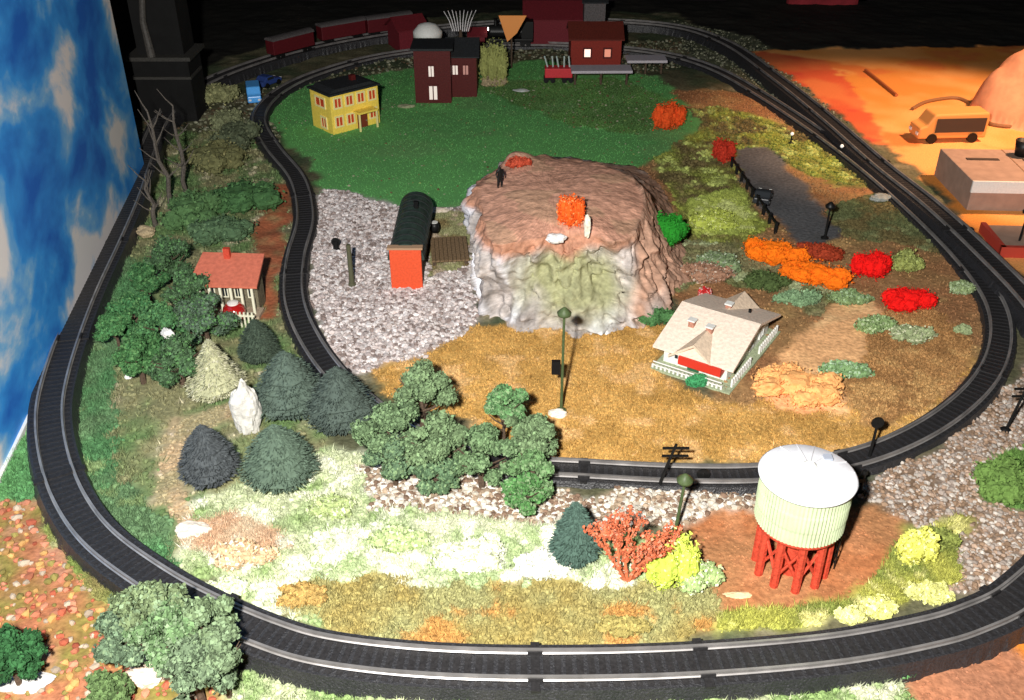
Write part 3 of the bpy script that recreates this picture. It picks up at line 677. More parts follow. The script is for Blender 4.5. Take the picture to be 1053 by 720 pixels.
stone(200, 545, .14, .1, .08, (.78, .70, .6), 'pale pinkish rock at the end of the tan path')
stone(215, 398, .06, .05, .06, (.6, .55, .45), 'pale brown stone beside the straw coloured fir')
stone(150, 238, .12, .1, .12, (.42, .33, .2), 'tan rock beside the far left track')
stone(760, 612, .11, .03, .03, (.7, .5, .3), 'thin tan slab of stone in front of the tank legs')
stone(20, 700, .2, .1, .06, (.6, .58, .55), 'flat grey white stone in the near left corner')
stone(418, 109, .15, .08, .05, (.35, .36, .22), 'pale flat stone at the foot of the dark red tower')
stone(536, 93, .14, .06, .04, (.5, .52, .5), 'pale flat stone in front of the black locomotive')
stone(905, 203, .13, .1, .1, (.34, .36, .33), 'grey stone beside the far right track')

# ------------------------------------------------------------------ buildings
def frame_of(Cp, Lp, Rp):
    """footprint from three measured base corners (near, left, right)"""
    c, l, r_ = g(*Cp), g(*Lp), g(*Rp)
    x = (r_ - c); wd = x.length; ang = math.atan2(x.y, x.x); y = l - c; dp = abs(-math.sin(ang) * y.x + math.cos(ang) * y.y)
    ctr = c + Vector((math.cos(ang) * wd / 2 - math.sin(ang) * dp / 2, math.sin(ang) * wd / 2 + math.cos(ang) * dp / 2, 0))
    return ctr, ang, wd, dp
def window(parent, face, u, v, ww, hh, wd, dp, mf, mp, bars=1):
    def T(a, n_, z):      # along, outward, up
        if face == 'F': return (a, -dp / 2 - n_, z)
        if face == 'L': return (-wd / 2 - n_, -a, z)
        if face == 'R': return (wd / 2 + n_, a, z)
        return (-a, dp / 2 + n_, z)
    def bx(mb, a0, a1, n0, n1, z0, z1):
        p, q = T(a0, n0, z0), T(a1, n1, z1)
        mb.box(*(sorted((p[0], q[0])) + sorted((p[1], q[1])) + sorted((p[2], q[2]))))
    t = min(ww, hh) * .16; mb = MB()
    bx(mb, u - ww / 2, u + ww / 2, 0, .016, v, v + t); bx(mb, u - ww / 2, u + ww / 2, 0, .016, v + hh - t, v + hh)
    bx(mb, u - ww / 2, u - ww / 2 + t, 0, .014, v + t, v + hh - t); bx(mb, u + ww / 2 - t, u + ww / 2, 0, .014, v + t, v + hh - t)
    if bars: bx(mb, u - t * .3, u + t * .3, 0, .012, v + t, v + hh - t)
    f = mb.build('window', mf, parent)
    mb = MB(); bx(mb, u - ww / 2 + t * .8, u + ww / 2 - t * .8, 0, .006, v + t * .8, v + hh - t * .8); mb.build('pane', mp, f)
def gable_wall(wd, dp, h, rh, ax='x'):
    mb = MB()
    if rh <= 0: return mb.box(-wd / 2, wd / 2, -dp / 2, dp / 2, -.03, h)
    if ax == 'y': return mb.prism([(-wd / 2, -.03), (wd / 2, -.03), (wd / 2, h), (0, h + rh), (-wd / 2, h)], -dp / 2, dp / 2)
    m2 = MB().prism([(-dp / 2, -.03), (dp / 2, -.03), (dp / 2, h), (0, h + rh), (-dp / 2, h)], -wd / 2, wd / 2)
    return mb.add([(y, x, z) for x, y, z in m2.V], m2.F)
def gable_roof(wd, dp, h, rh, ax='x', ov=.06, th=.025):
    if ax == 'x': hw, ln = dp / 2, wd / 2
    else: hw, ln = wd / 2, dp / 2
    s = rh / hw; e = hw + ov; z = h - ov * s
    poly = [(-e, z + .005), (0, h + rh + .005), (e, z + .005), (e, z + th), (0, h + rh + th * 1.15), (-e, z + th)]
    m2 = MB().prism(poly, -ln - ov, ln + ov)
    if ax == 'x': m2.V = [(y, x, z_) for x, y, z_ in m2.V]
    return m2

# --- yellow house
c, a, wd, dp = frame_of((343,139), (316,131), (391,126))
r = empty('yellow_house', (c.x, c.y, 0), a, 'bright yellow two storey house with orange red windows and dark roof on the lawn', 'house')
my = mat('yellow_boards', (.95, .70, .11), .6, var=.1, bump=.3, bscale=30); mr_ = mat('orange_red_shutter', (.62, .07, .02), .5); mw_ = mat('cream_trim', (.92, .80, .36), .5)
gable_wall(wd, dp, .62, 0).build('wall', my, r, bevel=.006)
rf = MB().box(-wd/2-.03, wd/2+.03, -dp/2-.03, dp/2+.03, .622, .65); rf.prism([(-wd/2+.02, .65), (wd/2-.02, .65), (wd/2-.12, .70), (-wd/2+.12, .70)], -dp/2+.03, dp/2-.03)
rfo = rf.build('roof', M_dark, r); MB().box(wd*.15, wd*.15+.08, -.04, .04, .70, .78).build('chimney', M_dred, rfo)
for k in range(4): window(r, 'F', -wd*.36 + k*wd*.24, .40, wd*.18, .19, wd, dp, mw_, mr_)
for k in (0, 1, 3): window(r, 'F', -wd*.36 + k*wd*.24, .10, wd*.18, .19, wd, dp, mw_, mr_)
window(r, 'L', 0, .38, dp*.5, .18, wd, dp, mw_, mr_); window(r, 'L', dp*.1, .05, dp*.3, .2, wd, dp, mw_, mr_)
mb = MB(); mb.box(wd*.02, wd*.22, -dp/2-.02, -dp/2, 0, .25); dr = mb.build('door', mat('brown_door', (.2, .04, .02), .5), r)
MB().box(wd*.18, wd*.20, -dp/2-.035, -dp/2-.02, .1, .12).build('handle', M_rail, dr)
mb = MB(); mb.prism([(-.06, .28), (wd*.34, .28), (wd*.34, .31), (-.06, .31)], -dp/2-.18, -dp/2); mb.build('porch_roof', my, r)
for xx in (-.04, wd*.32): MB().box(xx-.012, xx+.012, -dp/2-.17, -dp/2-.146, 0, .28).build('post', mw_, r)

# --- cream roofed house on its fenced plot
c, a, wd, dp = frame_of((748,400), (676,372), (797,341))
r = empty('cream_house', (c.x, c.y, 0), a, 'low house with a broad cream roof and white walls in the ochre field', 'house')
mc = mat('cream_roof', (.88, .73, .60), .75, var=.12, bump=.35, bscale=30)
W2, D2 = wd*.86, dp*.86; hh = .22
gable_wall(W2, D2, hh, .17, 'y').build('wall', M_white, r)
# cross-gabled roof
s1 = gable_roof(W2, D2, hh, .17, 'y', .09, .03).build('roof', mc, r)
m2 = gable_roof(W2*.995, D2*.46, hh-.004, .12, 'x', .10, .03); m2.build('cross_gable', mat('cream_roof_painted_shade', (.76, .60, .45), .8, var=.15, bump=.35, bscale=30), s1)  # darker copy of the cream roof, with shade put into its colour
def pot(x, y, z, nm='chimney'):
    o = MB().box(x-.03, x+.03, y-.03, y+.03, z-.14, z+.05).build(nm, mat('chimney_brick', (.42, .2, .14), .8, var=.3), s1)
    MB().box(x-.04, x+.04, y-.04, y+.04, z+.05, z+.065).build('cap', M_white, o)
pot(-W2*.24, D2*.28, hh+.13); pot(-W2*.26, -D2*.02, hh+.13); pot(W2*.24, D2*.02, hh+.12); 
MB().tube([(W2*.3, -D2*.28, hh), (W2*.3, -D2*.28, hh+.14)], .016).build('vent_pipe', M_black, s1)
for u, v_ in ((.24, .08), (-.26, .08)): window(r, 'L', D2*u, v_, .12, .12, W2, D2, M_white, M_glass)
MB().box(-W2/2-.12, -W2/2, -D2*.46, D2*.2, .12, .205).build('awning', mat('red_awning', (.62, .04, .02), .5), r)
dr = MB().box(-W2/2-.02, -W2/2, -.05, .07, 0, .145).build('door', mat('dark_green_door', (.03, .12, .06), .5), r)
MB().box(-W2/2-.035, -W2/2-.02, .045, .06, .07, .085).build('handle', M_rail, dr)
for u in (-.25, .05, .3): window(r, 'F', W2*u, .07, .12, .12, W2, D2, M_white, M_glass)
MB().box(-wd/2-.10, wd/2, -dp/2-.06, dp/2, -.05, .02).build('base', mat('pale_green_base', (.36, .42, .27), .9, var=.25, bump=.4), r)
def fence(x0, y0, x1, y1, label, h=.11):
    q = empty('picket_fence', (c.x, c.y, 0), a, label, 'fence', 'white fences round the cream roofed house'); L = math.hypot(x1-x0, y1-y0); n_ = int(L/.045); mb = MB()
    dx, dy = (x1-x0)/L, (y1-y0)/L
    for i in range(n_+1):
        x = x0+dx*i*L/n_; y = y0+dy*i*L/n_; mb.box(x-.010, x+.010, y-.010, y+.010, .015, h)
    mb.build('pickets', M_white, q); mb = MB()
    for z in (.05, .09):
        mb.tube([(x0, y0, z), (x1, y1, z)], .007, 6)
    mb.build('rails', M_white, q)
fence(-wd*.48, -dp/2-.03, -wd*.12, -dp/2-.03, 'short white picket fence nearest the front corner of the cream roofed house')
fence(wd*.08, -dp/2-.03, wd*.46, -dp/2-.03, 'short white picket fence at the back right of the cream roofed house')
fence(-wd/2-.07, -dp*.45, -wd/2-.07, dp*.48, 'long low white picket fence along the left front of the cream roofed house', .06)
p = g(716, 388); bush(717, 392, .08, .06, .10, (.06, .30, .12), 'small bright green bush before the door of the cream roofed house')
bush(725, 300, .06, .06, .12, (.55, .03, .03), 'tiny red bush behind the cream roof', tip=(.75,.5,.45))

# --- red shed with long dark roof
c, a, wd, dp = frame_of((400,297), (400,200), (432,296))
r = empty('red_shed', (c.x, c.y, 0), 0, 'narrow shed with a plain orange red front and long dark rounded roof on the gravel', 'shed')
wd = .36; dp = 1.55; r.location = (g(417,297).x + .02, g(417,297).y + dp/2, 0)
MB().box(-wd/2, wd/2, -dp/2, -dp/2+.05, -.03, .50).build('front_panel', mat('orange_red_paint', (.72, .09, .03), .55, var=.12, bump=.25), r, bevel=.008)
MB().box(-wd/2+.01, wd/2-.01, -dp/2+.052, dp/2, -.03, .34).build('wall', mat('shed_side', (.12, .09, .06), .8, var=.3), r)
arc = [(-wd/2-.03, .34)] + [((wd/2+.03)*math.cos(t), .34+.20*math.sin(t)) for t in np.linspace(math.pi, 0, 15)] + [(wd/2+.03, .34)]
mb = MB().prism(arc[1:-1], -dp/2+.055, dp/2+.02); ro = mb.build('roof', mat('dark_green_roof', (.035, .055, .045), .42, var=.35, bump=.4, bscale=12), r)
mb = MB()
for k in range(9):
    y = -dp/2+.14+k*.165; pr = [((wd/2+.034)*math.cos(t), .34+.206*math.sin(t)) for t in np.linspace(math.pi, 0, 15)]; mb.prism(pr, y, y+.016)
mb.build('roof_ribs', M_dark, ro)
MB().tube([(.04, .3, .5), (.04, .3, .62)], .03).build('chimney', M_black, ro)
MB().box(-wd/2-.02, wd/2+.02, -dp/2-.02, -dp/2+.07, .502, .525).build('cornice', mat('tan_trim', (.4, .25, .15), .7), r)
# low sheds right of it
c2 = g(462, 262); r = empty('loading_dock', (c2.x, c2.y, 0), .1, 'low brown plank loading dock between the red shed and the hill', 'platform')
mb = MB(); [mb.box(-.22+k*.05, -.175+k*.05, -.35, .3, .08, .10) for k in range(9)]; mb.build('deck', mat('old_planks', (.20, .13, .07), .85, var=.35, bump=.4), r)
for x in (-.19, .19):
    for y in (-.3, .25): MB().box(x-.02, x+.02, y-.02, y+.02, -.03, .08).build('post', M_bark, r)
stone(449, 216, .16, .07, .06, (.6, .52, .42), 'pale flat slab behind the red shed')
c2 = g(447, 238, .1); r = empty('black_barrel', (c2.x, c2.y, .102), 0, 'small black barrel beside the dark shed roof', 'barrel')
MB().lathe([(.05, 0), (.062, .04), (.062, .08), (.05, .12)], 20).build('barrel_body', M_black, r, True); MB().lathe([(.045, .121), (.045, .126)], 20).build('lid', M_white, r)

# --- red roofed station at the left
c = g(236, 326); r = empty('station', (c.x, c.y, 0), -.06, 'small open sided station with coral red roof and white posts beside the brick path', 'station'); r.scale = (.86,) * 3
mb = MB(); mb.prism([(-.42, .55), (.42, .55), (.40, .58), (-.40, .58)], .05, .55)
V = [(-.46, -.02, .46), (.42, -.02, .46), (.40, .50, .66), (-.40, .50, .66)]
mb = MB().add(V + [(x, y, z-.03) for x, y, z in V], [(0,1,2,3), (7,6,5,4), (0,4,5,1), (1,5,6,2), (2,6,7,3), (3,7,4,0)])
rf = mb.build('roof', mat('coral_roof', (.56, .15, .09), .6, var=.15, bump=.3, bscale=20), r)
MB().box(-.10, -.02, .40, .46, .60, .76).build('chimney', mat('red_brick', (.5, .06, .03), .7, var=.2), rf)
MB().box(-.34, .34, .2, .46, -.02, .47).build('wall', mat('dark_station_wall', (.16, .14, .09), .8, var=.4), r)
for k in range(6): MB().box(-.36+k*.135, -.33+k*.135, .02, .05, -.02, .46).build('post', mat('cream_post', (.74, .72, .55), .6), r)
for k in range(4): window(r, 'F', -.25+k*.17, .18, .09, .18, .68, -.4, mat('cream_post', (.7,.7,.5)), M_glass)
mb = MB(); mb.box(-.40, .40, -.04, .2, -.04, .04); mb.build('platform', mat('station_platform', (.36, .28, .2), .9, var=.3), r)
for k in range(5): MB().box(.18+k*.05, .20+k*.05, -.26, -.24, 0, .22).build('railing_post', mat('cream_post', (.7,.7,.5)), r)
MB().box(.16, .42, -.262, -.238, .16, .18).build('railing', mat('cream_post', (.7,.7,.5)), r)
c = g(241, 322, .1); r = empty('red_barrel', (c.x, c.y, hz(c.x, c.y)), 0, 'glossy round red barrel with a bright highlight below the station', 'barrel')
mb = MB().lathe([(.07, 0), (.115, .05), (.125, .11), (.11, .17), (.07, .21)], 28); mb.build('barrel_body', mat('glossy_red', (.38, .012, .01), .12, spec=.8, coat=1), r, True)
MB().lathe([(.06, .21), (.06, .225), (.02, .235)], 20).build('lid', mat('lid_white', (.8, .75, .7), .3), r)

# --- far dark red tower house
c, a, wd, dp = frame_of((463,106), (428,108), (463,106)); 
def boxhouse(name, label, px, py, wd, dp, h, rz, mw, mr2, rh=0, cat='building', ax='x', ov=.05):
    c = g(px, py); r = empty(name, (c.x, c.y + dp/2, 0), rz, label, cat); gable_wall(wd, dp, h, rh, ax).build('wall', mw, r)
    if rh > 0: rf = gable_roof(wd, dp, h, rh, ax, ov).build('roof', mr2, r)
    else: rf = MB().box(-wd/2-ov, wd/2+ov, -dp/2-ov, dp/2+ov, h+.003, h+.04).build('roof', mr2, r)
    return r, rf
M_wlit = mat('window_white', (.85, .78, .72), .4, emit=(1, .8, .7), es=.35)
r, rf = boxhouse('red_tower', 'tall dark red tower house with white windows at the back of the lawn', 446, 106, .62, .6, .90, 0, M_dred, M_dark)
window(r, 'F', -.02, .44, .13, .22, .62, .6, M_dred, M_wlit); window(r, 'F', .0, .03, .2, .30, .62, .6, M_dred, M_wlit)
r, rf = boxhouse('red_barn', 'dark red wide barn adjoining the tower house on its right', 476, 100, .5, .7, .72, 0, M_dred, M_dark, .2)
window(r, 'F', -.12, .38, .13, .2, .5, .7, M_dred, M_wlit); window(r, 'F', .06, .38, .13, .2, .5, .7, M_dred, mat('window_pink', (.5, .25, .22), .4, emit=(1, .5, .4), es=.15))
c = g(440, 82); r = empty('water_tower', (c.x, c.y + .4, 0), 0, 'white domed tank on dark legs rising behind the dark red tower', 'water tower')
MB().lathe([(.18, .66), (.27, .68), (.27, .78), (.16, .90), (.05, .93)], 24).build('tank', M_white, r, True)
for k in range(4):
    t = .785 + 1.57*k; MB().tube([(.24*math.cos(t), .24*math.sin(t), -.02), (.15*math.cos(t), .15*math.sin(t), .67)], .02, 6).build('leg', M_black, r)
c = g(471, 88); r = empty('bare_shrub', (c.x, c.y + 1.4, 0), 0, 'fan of pale bare twigs standing above the dark red barn', 'shrub')
mb = MB()
for k in range(9):
    t = -.42 + .84*k/8; mb.tube([(t*.35, 0, .62), (t*.5, 0, .82), (t*.72, (k%3-1)*.05, 1.0)], [.012, .009, .006], 5)
mb.build('twigs', mat('pale_twig', (.75, .72, .72), .6), r); MB().tube([(0, 0, -.02), (0, 0, .65)], [.06, .03], 8).build('trunk', M_bark, r)
bush(508, 62, .22, .2, .75, (.34, .36, .12), 'yellow olive bush behind the lawn right of the dark red barn', leaf=.02)
bush(508, 82, .2, .1, .2, (.4, .32, .2), 'tan low bush right of the dark red barn', leaf=.02)
# orange triangular sign
c = g(526, 78); r = empty('orange_pennant', (c.x, c.y + .5, 0), 0, 'orange triangular pennant board on a post beside the black locomotive', 'sign')
MB().prism([(-.24, .98), (.28, .98), (.10, .66), (-.08, .50)], -.015, .015).build('board', mat('orange_board', (.75, .28, .07), .5, emit=(1, .4, .1), es=.06), r)
MB().tube([(0, .03, 0), (0, .03, .97)], .018).build('post', M_bark, r)

# --- red station with lit windows, grey canopies
r, rf = boxhouse('lit_station', 'dark red station with two glowing windows behind the far platform', 612, 72, .95, .8, .58, 0, mat('brick_red_wall', (.24, .02, .01), .6, var=.2), mat('brown_red_roof', (.12, .02, .012), .7, var=.3), .2)
window(r, 'F', -.16, .22, .17, .2, .95, .8, M_dred, mat('lit_window_bright', (.9, .8, .7), .4, emit=(1, .62, .5), es=1.3), 0)
window(r, 'F', .22, .22, .17, .2, .95, .8, M_dred, mat('lit_window_dim', (.6, .3, .2), .4, emit=(1, .32, .22), es=.5), 0)
def canopy(px, py, L, label):
    c = g(px, py); r = empty('platform_canopy', (c.x, c.y, 0), .02, label, 'canopy', 'grey platform canopies at the far side')
    MB().box(-L/2, L/2, -.1, .3, .26, .31).build('roof', mat('grey_lavender_roof', (.5, .46, .5), .5, var=.15), r, bevel=.01)
    for x in (-L/2+.08, 0, L/2-.08): MB().box(x-.018, x+.018, .08, .12, -.02, .26).build('post', M_bark, r)
canopy(618, 89, 1.1, 'long grey roofed canopy nearer of the two on the far platform')
canopy(664, 78, .75, 'shorter grey roofed canopy further right on the far platform')
r, rf = boxhouse('signal_tower', 'dark grey narrow tower behind the lit station', 610, 52, .42, .4, .95, 0, mat('charcoal_wall', (.11, .10, .10), .8, var=.4), M_dark, .12)
r, rf = boxhouse('far_warehouse', 'dim crimson warehouse at the back left of the lit station', 570, 48, 1.2, .8, .55, 0, mat('dim_crimson', (.16, .014, .022), .7, var=.25), mat('dim_crimson_roof', (.14, .012, .018), .7, var=.25), .25)
r, rf = boxhouse('freight_shed', 'dim crimson shed left behind the white topped water tower', 418, 52, .6, .6, .42, .5, mat('dim_crimson', (.3,.02,.03)), mat('dim_crimson_roof', (.3,.02,.03)), .18, 'shed')
r, rf = boxhouse('ticket_booth', 'small crimson booth above the dark red barn', 491, 52, .3, .3, .3, 0, mat('dim_crimson', (.3,.02,.03)), mat('dim_crimson_roof', (.3,.02,.03)), .1, 'booth')

# --- trains
def wagon(name, px, py, rz, L, colr, label, kind='car', group=None, z=.13, cat='railway car', h=.36, extra=None):
    c = g(px, py, z); r = empty(name, (c.x, c.y, z), rz, label, cat, group)
    MB().box(-L/2, L/2, -.12, .12, .10, h).build('body', colr, r, bevel=.012)
    if kind == 'car':
        ar = [(.135*math.cos(t), h+.06*math.sin(t)) for t in np.linspace(math.pi, 0, 9)]
        m2 = MB().prism(ar, -L/2-.01, L/2+.01); m2.V = [(y, x, zz) for x, y, zz in m2.V]; m2.build('roof', mat('car_roof', (.10, .09, .09), .5, var=.3), r)
    for x in (-L*.33, L*.33):
        bg = MB().box(x-.10, x+.10, -.08, .08, .05, .095).build('bogie', M_black, r)
        for xx in (x-.06, x+.06):
            for y in (-.084, .084):
                m2 = MB().lathe([(.045, -.012), (.045, .012)], 16); m2.V = [(xx+a_, y+c_, .045+b_) for a_, b_, c_ in m2.V]; m2.build('wheel', M_black, bg)
    return r
MRC = mat('maroon_car', (.10, .010, .014), .45, var=.15)
def heading(p1, p2):
    A_, B_ = g(*p1, .14), g(*p2, .14); return math.atan2(B_.y-A_.y, B_.x-A_.x)
for px, py, p1, p2, lb in [(300,56,(270,63),(330,47),'maroon railway car leading at the far left bend'), (352,42,(330,47),(380,38),'maroon railway car in the middle of the far left train'), (400,35,(380,38),(430,31),'maroon railway car last in the far left train')]:
    wagon('railway_car', px, py, heading(p1, p2), 1.0, MRC, lb, group='maroon cars on the far outer track')
r = wagon('steam_locomotive', 525, 47, 0, .9, M_black, 'black steam locomotive with a small lit headlamp on the far inner track', kind='loco', z=.09, cat='locomotive', h=.16)
r.rotation_euler = (0, 0, heading((560,47), (500,47)))
m2 = MB().lathe([(.10, -.3), (.115, -.28), (.115, .40), (.09, .43)], 20); m2.V = [(z_, y_, x_+.29) for x_, y_, z_ in m2.V]; m2.build('boiler', mat('boiler_black', (.015, .015, .015), .35), r)
MB().box(-.45, -.22, -.13, .13, .17, .5).build('cab', M_black, r); MB().lathe([(.035, .40), (.03, .5), (.045, .54)], 14, .3).build('smokestack', M_black, r)
MB().lathe([(.04, .40), (.045, .44), (.02, .47)], 14, .05).build('steam_dome', M_black, r)
m2 = MB().lathe([(.03, 0), (.03, .02)], 14); m2.V = [(.44+z_, y_, x_+.33) for x_, y_, z_ in m2.V]; m2.build('headlamp', mat('headlamp', (1, .95, .8), .3, emit=(1, .95, .85), es=6), r)
MB().prism([(.43, .03), (.55, .02), (.43, .14)], -.1, .1).build('cowcatcher', M_black, r)
r = wagon('open_wagon', 574, 84, 0, .5, mat('bright_red_car', (.62, .04, .05), .5, var=.1), 'short bright crimson open wagon carrying pale slanted stakes', kind='open', z=.02, cat='railway car', h=.27)
for k in range(5): MB().tube([(-.2+k*.1, 0, .27), (-.26+k*.11+.03*(k%2), .02, .46)], .014, 6).build('stake', mat('pale_stake', (.45, .55, .52), .6), r)

# blue van
def car(name, px, py, rz, L, colr, label, cat='car', boxy=False, z=0, sc_=1):
    c = g(px, py, z); r = empty(name, (c.x, c.y, z), rz, label, cat); r.scale = (sc_,)*3; h = .14 if not boxy else .22
    if boxy: poly = [(-L/2, .04), (L/2, .04), (L/2, .14), (L/2-.06, .16), (L/2-.12, .26), (-L/2+.01, .27), (-L/2, .2)]
    else: poly = [(-L/2, .04), (L/2, .04), (L/2, .10), (L/2-.14, .12), (L/2-.21, .18), (-L/2+.12, .18), (-L/2+.05, .125), (-L/2, .12)]
    MB().prism(poly, -.105, .105).build('body', colr, r, bevel=.015)
    zt = (.10, .225) if boxy else (.125, .168); x0, x1 = (-L/2+.03, L/2-.14) if boxy else (-L/2+.12, L/2-.20)
    mb = MB(); mb.box(x0, x1, -.112, -.107, *zt); mb.box(x0, x1, .107, .112, *zt); mb.build('side_windows', M_glass, r)
    for x in (-L*.30, L*.30):
        for y in (-.1, .1):
            m2 = MB().lathe([(.02, -.02), (.045, -.018), (.045, .018), (.02, .02)], 18); m2.V = [(x+a_, y+c_, .045+b_) for a_, b_, c_ in m2.V]; m2.build('wheel', M_black, r)
    for y in (-.07, .07): MB().box(L/2, L/2+.008, y-.02, y+.02, .075, .1).build('headlight', M_white, r)
    return r
car('blue_van', 262, 104, R(-75), .46, mat('sky_blue_paint', (.10, .42, .95), .3, coat=.5), 'small bright sky blue van beside the far left bend', 'van', True, sc_=1.1)
car('dark_blue_car', 276, 88, R(60), .46, mat('navy_paint', (.03, .06, .22), .3), 'dark blue car just behind the sky blue van', 'car', sc_=1.1)
car('dark_grey_car', 784, 207, R(70), .42, mat('graphite_paint', (.035, .04, .045), .35), 'small dark grey car driving on the grey road', 'car')
# large orange toy van on the orange cloth
r = car('orange_van', 972, 143, R(184), .62, mat('orange_paint', (.75, .32, .09), .5), 'orange toy van with a dark window band on the orange cloth', 'van', True, sc_=1.75)
# ------------------------------------------------------------------ side table things
c = g(994, 216); L2 = 2.3
r = empty('cardboard_box', (c.x, c.y, 0), R(-3), 'wide tan cardboard box with a white lip beside the far right track', 'box')
mk = mat('tan_cardboard', (.34, .225, .17), .8, var=.12, bump=.2, bscale=8)
V = [(0,0,-.02),(L2,0,-.02),(L2,1.25,-.02),(-.05,1.25,-.02),(0,0,.40),(L2,0,.40),(L2,1.25,.40),(-.05,1.25,.40)]
Q = [(3,2,1,0),(4,5,6,7),(0,1,5,4),(1,2,6,5),(2,3,7,6),(3,0,4,7)]
MB().add(V, Q).build('carton', mk, r, bevel=.012)
MB().box(-.02, L2, -.03, 0, .26, .42).build('white_lip', M_white, r)
mb = MB(); mb.box(.18, .62, .80, .87, .401, .41); mb.box(.95, 1.35, .80, .87, .401, .41); mb.build('slot', mat('dark_slot', (.06, .04, .03), .9), r)
mb = MB(); mb.box(.80, .812, .02, 1.24, .401, .406); mb.build('seam', mat('seam_brown', (.3, .17, .1), .9), r)
c = g(1072, 262); r = empty('tan_tray', (c.x, c.y, 0), R(-3), 'shallow tan tray with a red rim in front of the cardboard box', 'tray')
MB().box(-.5, .9, -.05, .62, -.02, .10).build('tray_base', mk, r); mb = MB(); mb.box(-.56, -.5, -.1, .62, -.02, .14); mb.box(-.56, .9, -.11, -.05, -.02, .14); mb.build('rim', mat('red_rim', (.45, .05, .03), .6), r)
c = g(1050, 160, .4); r = empty('black_cup', (c.x, c.y, .402), 0, 'black cup standing on the cardboard box at the right edge', 'cup')
MB().lathe([(.09, 0), (.12, .22), (.10, .22), (.08, .02)], 24).build('cup_body', M_black, r, True)
# crumpled cloth
N = 70; V = []; Fc = []
for j in range(N):
    for i in range(N):
        u = i/(N-1)*2-1; v = j/(N-1)*2-1; q = max(0, 1-(u*u+v*v)); x = u*2.1; y = v*1.3
        z = 1.55*q**.7*(1+.25*mnoise.noise(Vector((x*1.2, y*1.2, 1)))) + .16*abs(mnoise.noise(Vector((x*3, y*2+x, 4))))*(q > 0)
        V.append((x, y, z-.04))
Fc = [(j*N+i, j*N+i+1, (j+1)*N+i+1, (j+1)*N+i) for j in range(N-1) for i in range(N-1)]
c = g(1135, 122); o = build('crumpled_cloth', V, Fc, mat('peach_cloth', (.72, .32, .17), .85, var=.12, bump=.4, bscale=6), None, None, True, (c.x, c.y+.2, 0)); tag(o, 'heap of crumpled peach coloured cloth at the upper right', 'cloth')
sm = o.modifiers.new('solid', 'SOLIDIFY'); sm.thickness = .03
def wire(name, pix, rr, m, label, z=.03):
    pts = [g(x, y, z) for x, y in pix]; out = []
    for i in range(len(pts)-1):
        p0, p1, p2, p3 = pts[max(0, i-1)], pts[i], pts[i+1], pts[min(len(pts)-1, i+2)]
        for s in range(8):
            t = s/8; out.append(.5*((2*p1)+(-p0+p2)*t+(2*p0-5*p1+4*p2-p3)*t*t+(-p0+3*p1-3*p2+p3)*t**3))
    o = MB().tube(out+[pts[-1]], rr, 8).build(name, m); tag(o, label, 'cable')
wire('cable', P(938,112, 955,104, 985,101, 1005,112, 1018,127, 1053,131), .03, mat('brown_cable', (.25, .12, .05), .6), 'thin brown cable curving behind the orange toy van')
wire('cable', P(890,72, 905,84, 922,98), .028, mat('rust_cable', (.4, .12, .04), .6), 'short rust coloured cable on the far orange cloth')
c = g(918, 66); r = empty('dark_red_chair', (c.x, c.y+5, -8), 0, 'tall dark red chair back in the dark behind the orange table', 'chair')
MB().box(-.85, .85, 0, .25, 4.2, 9.6).build('backrest', mat('dark_red_cloth', (.32, .03, .04), .9, var=.3, bscale=3), r, bevel=.1)
MB().box(-.95, .95, -1.6, .2, 3.9, 4.2).build('seat', M_dark, r)
for x in (-.8, .8):
    for y in (-1.5, .1): MB().box(x-.08, x+.08, y-.08, y+.08, 0, 3.9).build('leg', M_black, r)

# ------------------------------------------------------------------ dark structure at upper left
c = g(166, 135); r = empty('dark_trestle_tower', (c.x, c.y+.5, 0), 0, 'tall dark structure with pale ledges standing beside the blue backdrop', 'tower')
ms = mat('near_black_wall', (.003, .003, .003), .8, var=.5, bump=.4, bscale=4)  # near-black walls, uneven in tone
MB().box(-.45, .45, 0, .7, -.02, 1.0).build('lower_wall', ms, r); MB().box(-.36, .38, .1, .7, 1.06, 3).build('upper_wall', ms, r)
MB().box(-.52, .52, -.08, .78, 1.0, 1.06).build('ledge', mat('pale_ledge', (.04, .038, .034), .7, var=.3), r)
MB().box(-.48, .48, -.05, .6, .70, .74).build('ledge', mat('pale_ledge', (.2,.2,.2)), r)
MB().tube([(-.1, -.02, 1.06), (-.14, 0, 1.6), (-.05, .02, 2.2), (-.12, .04, 2.9)], [.07, .05, .05, .07], 10).build('pipe', mat('dull_pipe', (.06, .055, .05), .6, var=.4), r)
for px, py, h, lb in [(176,215,1.35,'bare pale twisted tree nearer the blue board'), (192,200,1.25,'straight pale bare tree right of the twisted one'), (160,232,.6,'short pale bare sapling by the outer track')]:
    c = g(px, py); r = empty('bare_tree', (c.x, c.y, 0), 0, lb, 'tree', 'pale bare trees by the dark upper left corner')
    pts = [(random.uniform(-.05, .05), random.uniform(-.03, .03), h*k/6) for k in range(7)]; MB().tube([(0, 0, -.03)]+pts[1:], [.035, .03, .03, .026, .024, .018, .01], 7).build('trunk', mat('pale_bark', (.10, .085, .07), .8, var=.4, bump=.5), r)
    mb = MB()
    for k in range(9):
        p0 = Vector(pts[2+k % 5]); dd = Vector((random.uniform(-1, 1), random.uniform(-.6, .6), random.uniform(.4, 1.2))).normalized(); mb.tube([p0, p0+dd*.12, p0+dd*.26+Vector((0, 0, .04))], [.012, .008, .004], 5)
    mb.build('branches', MATS['pale_bark'], r)

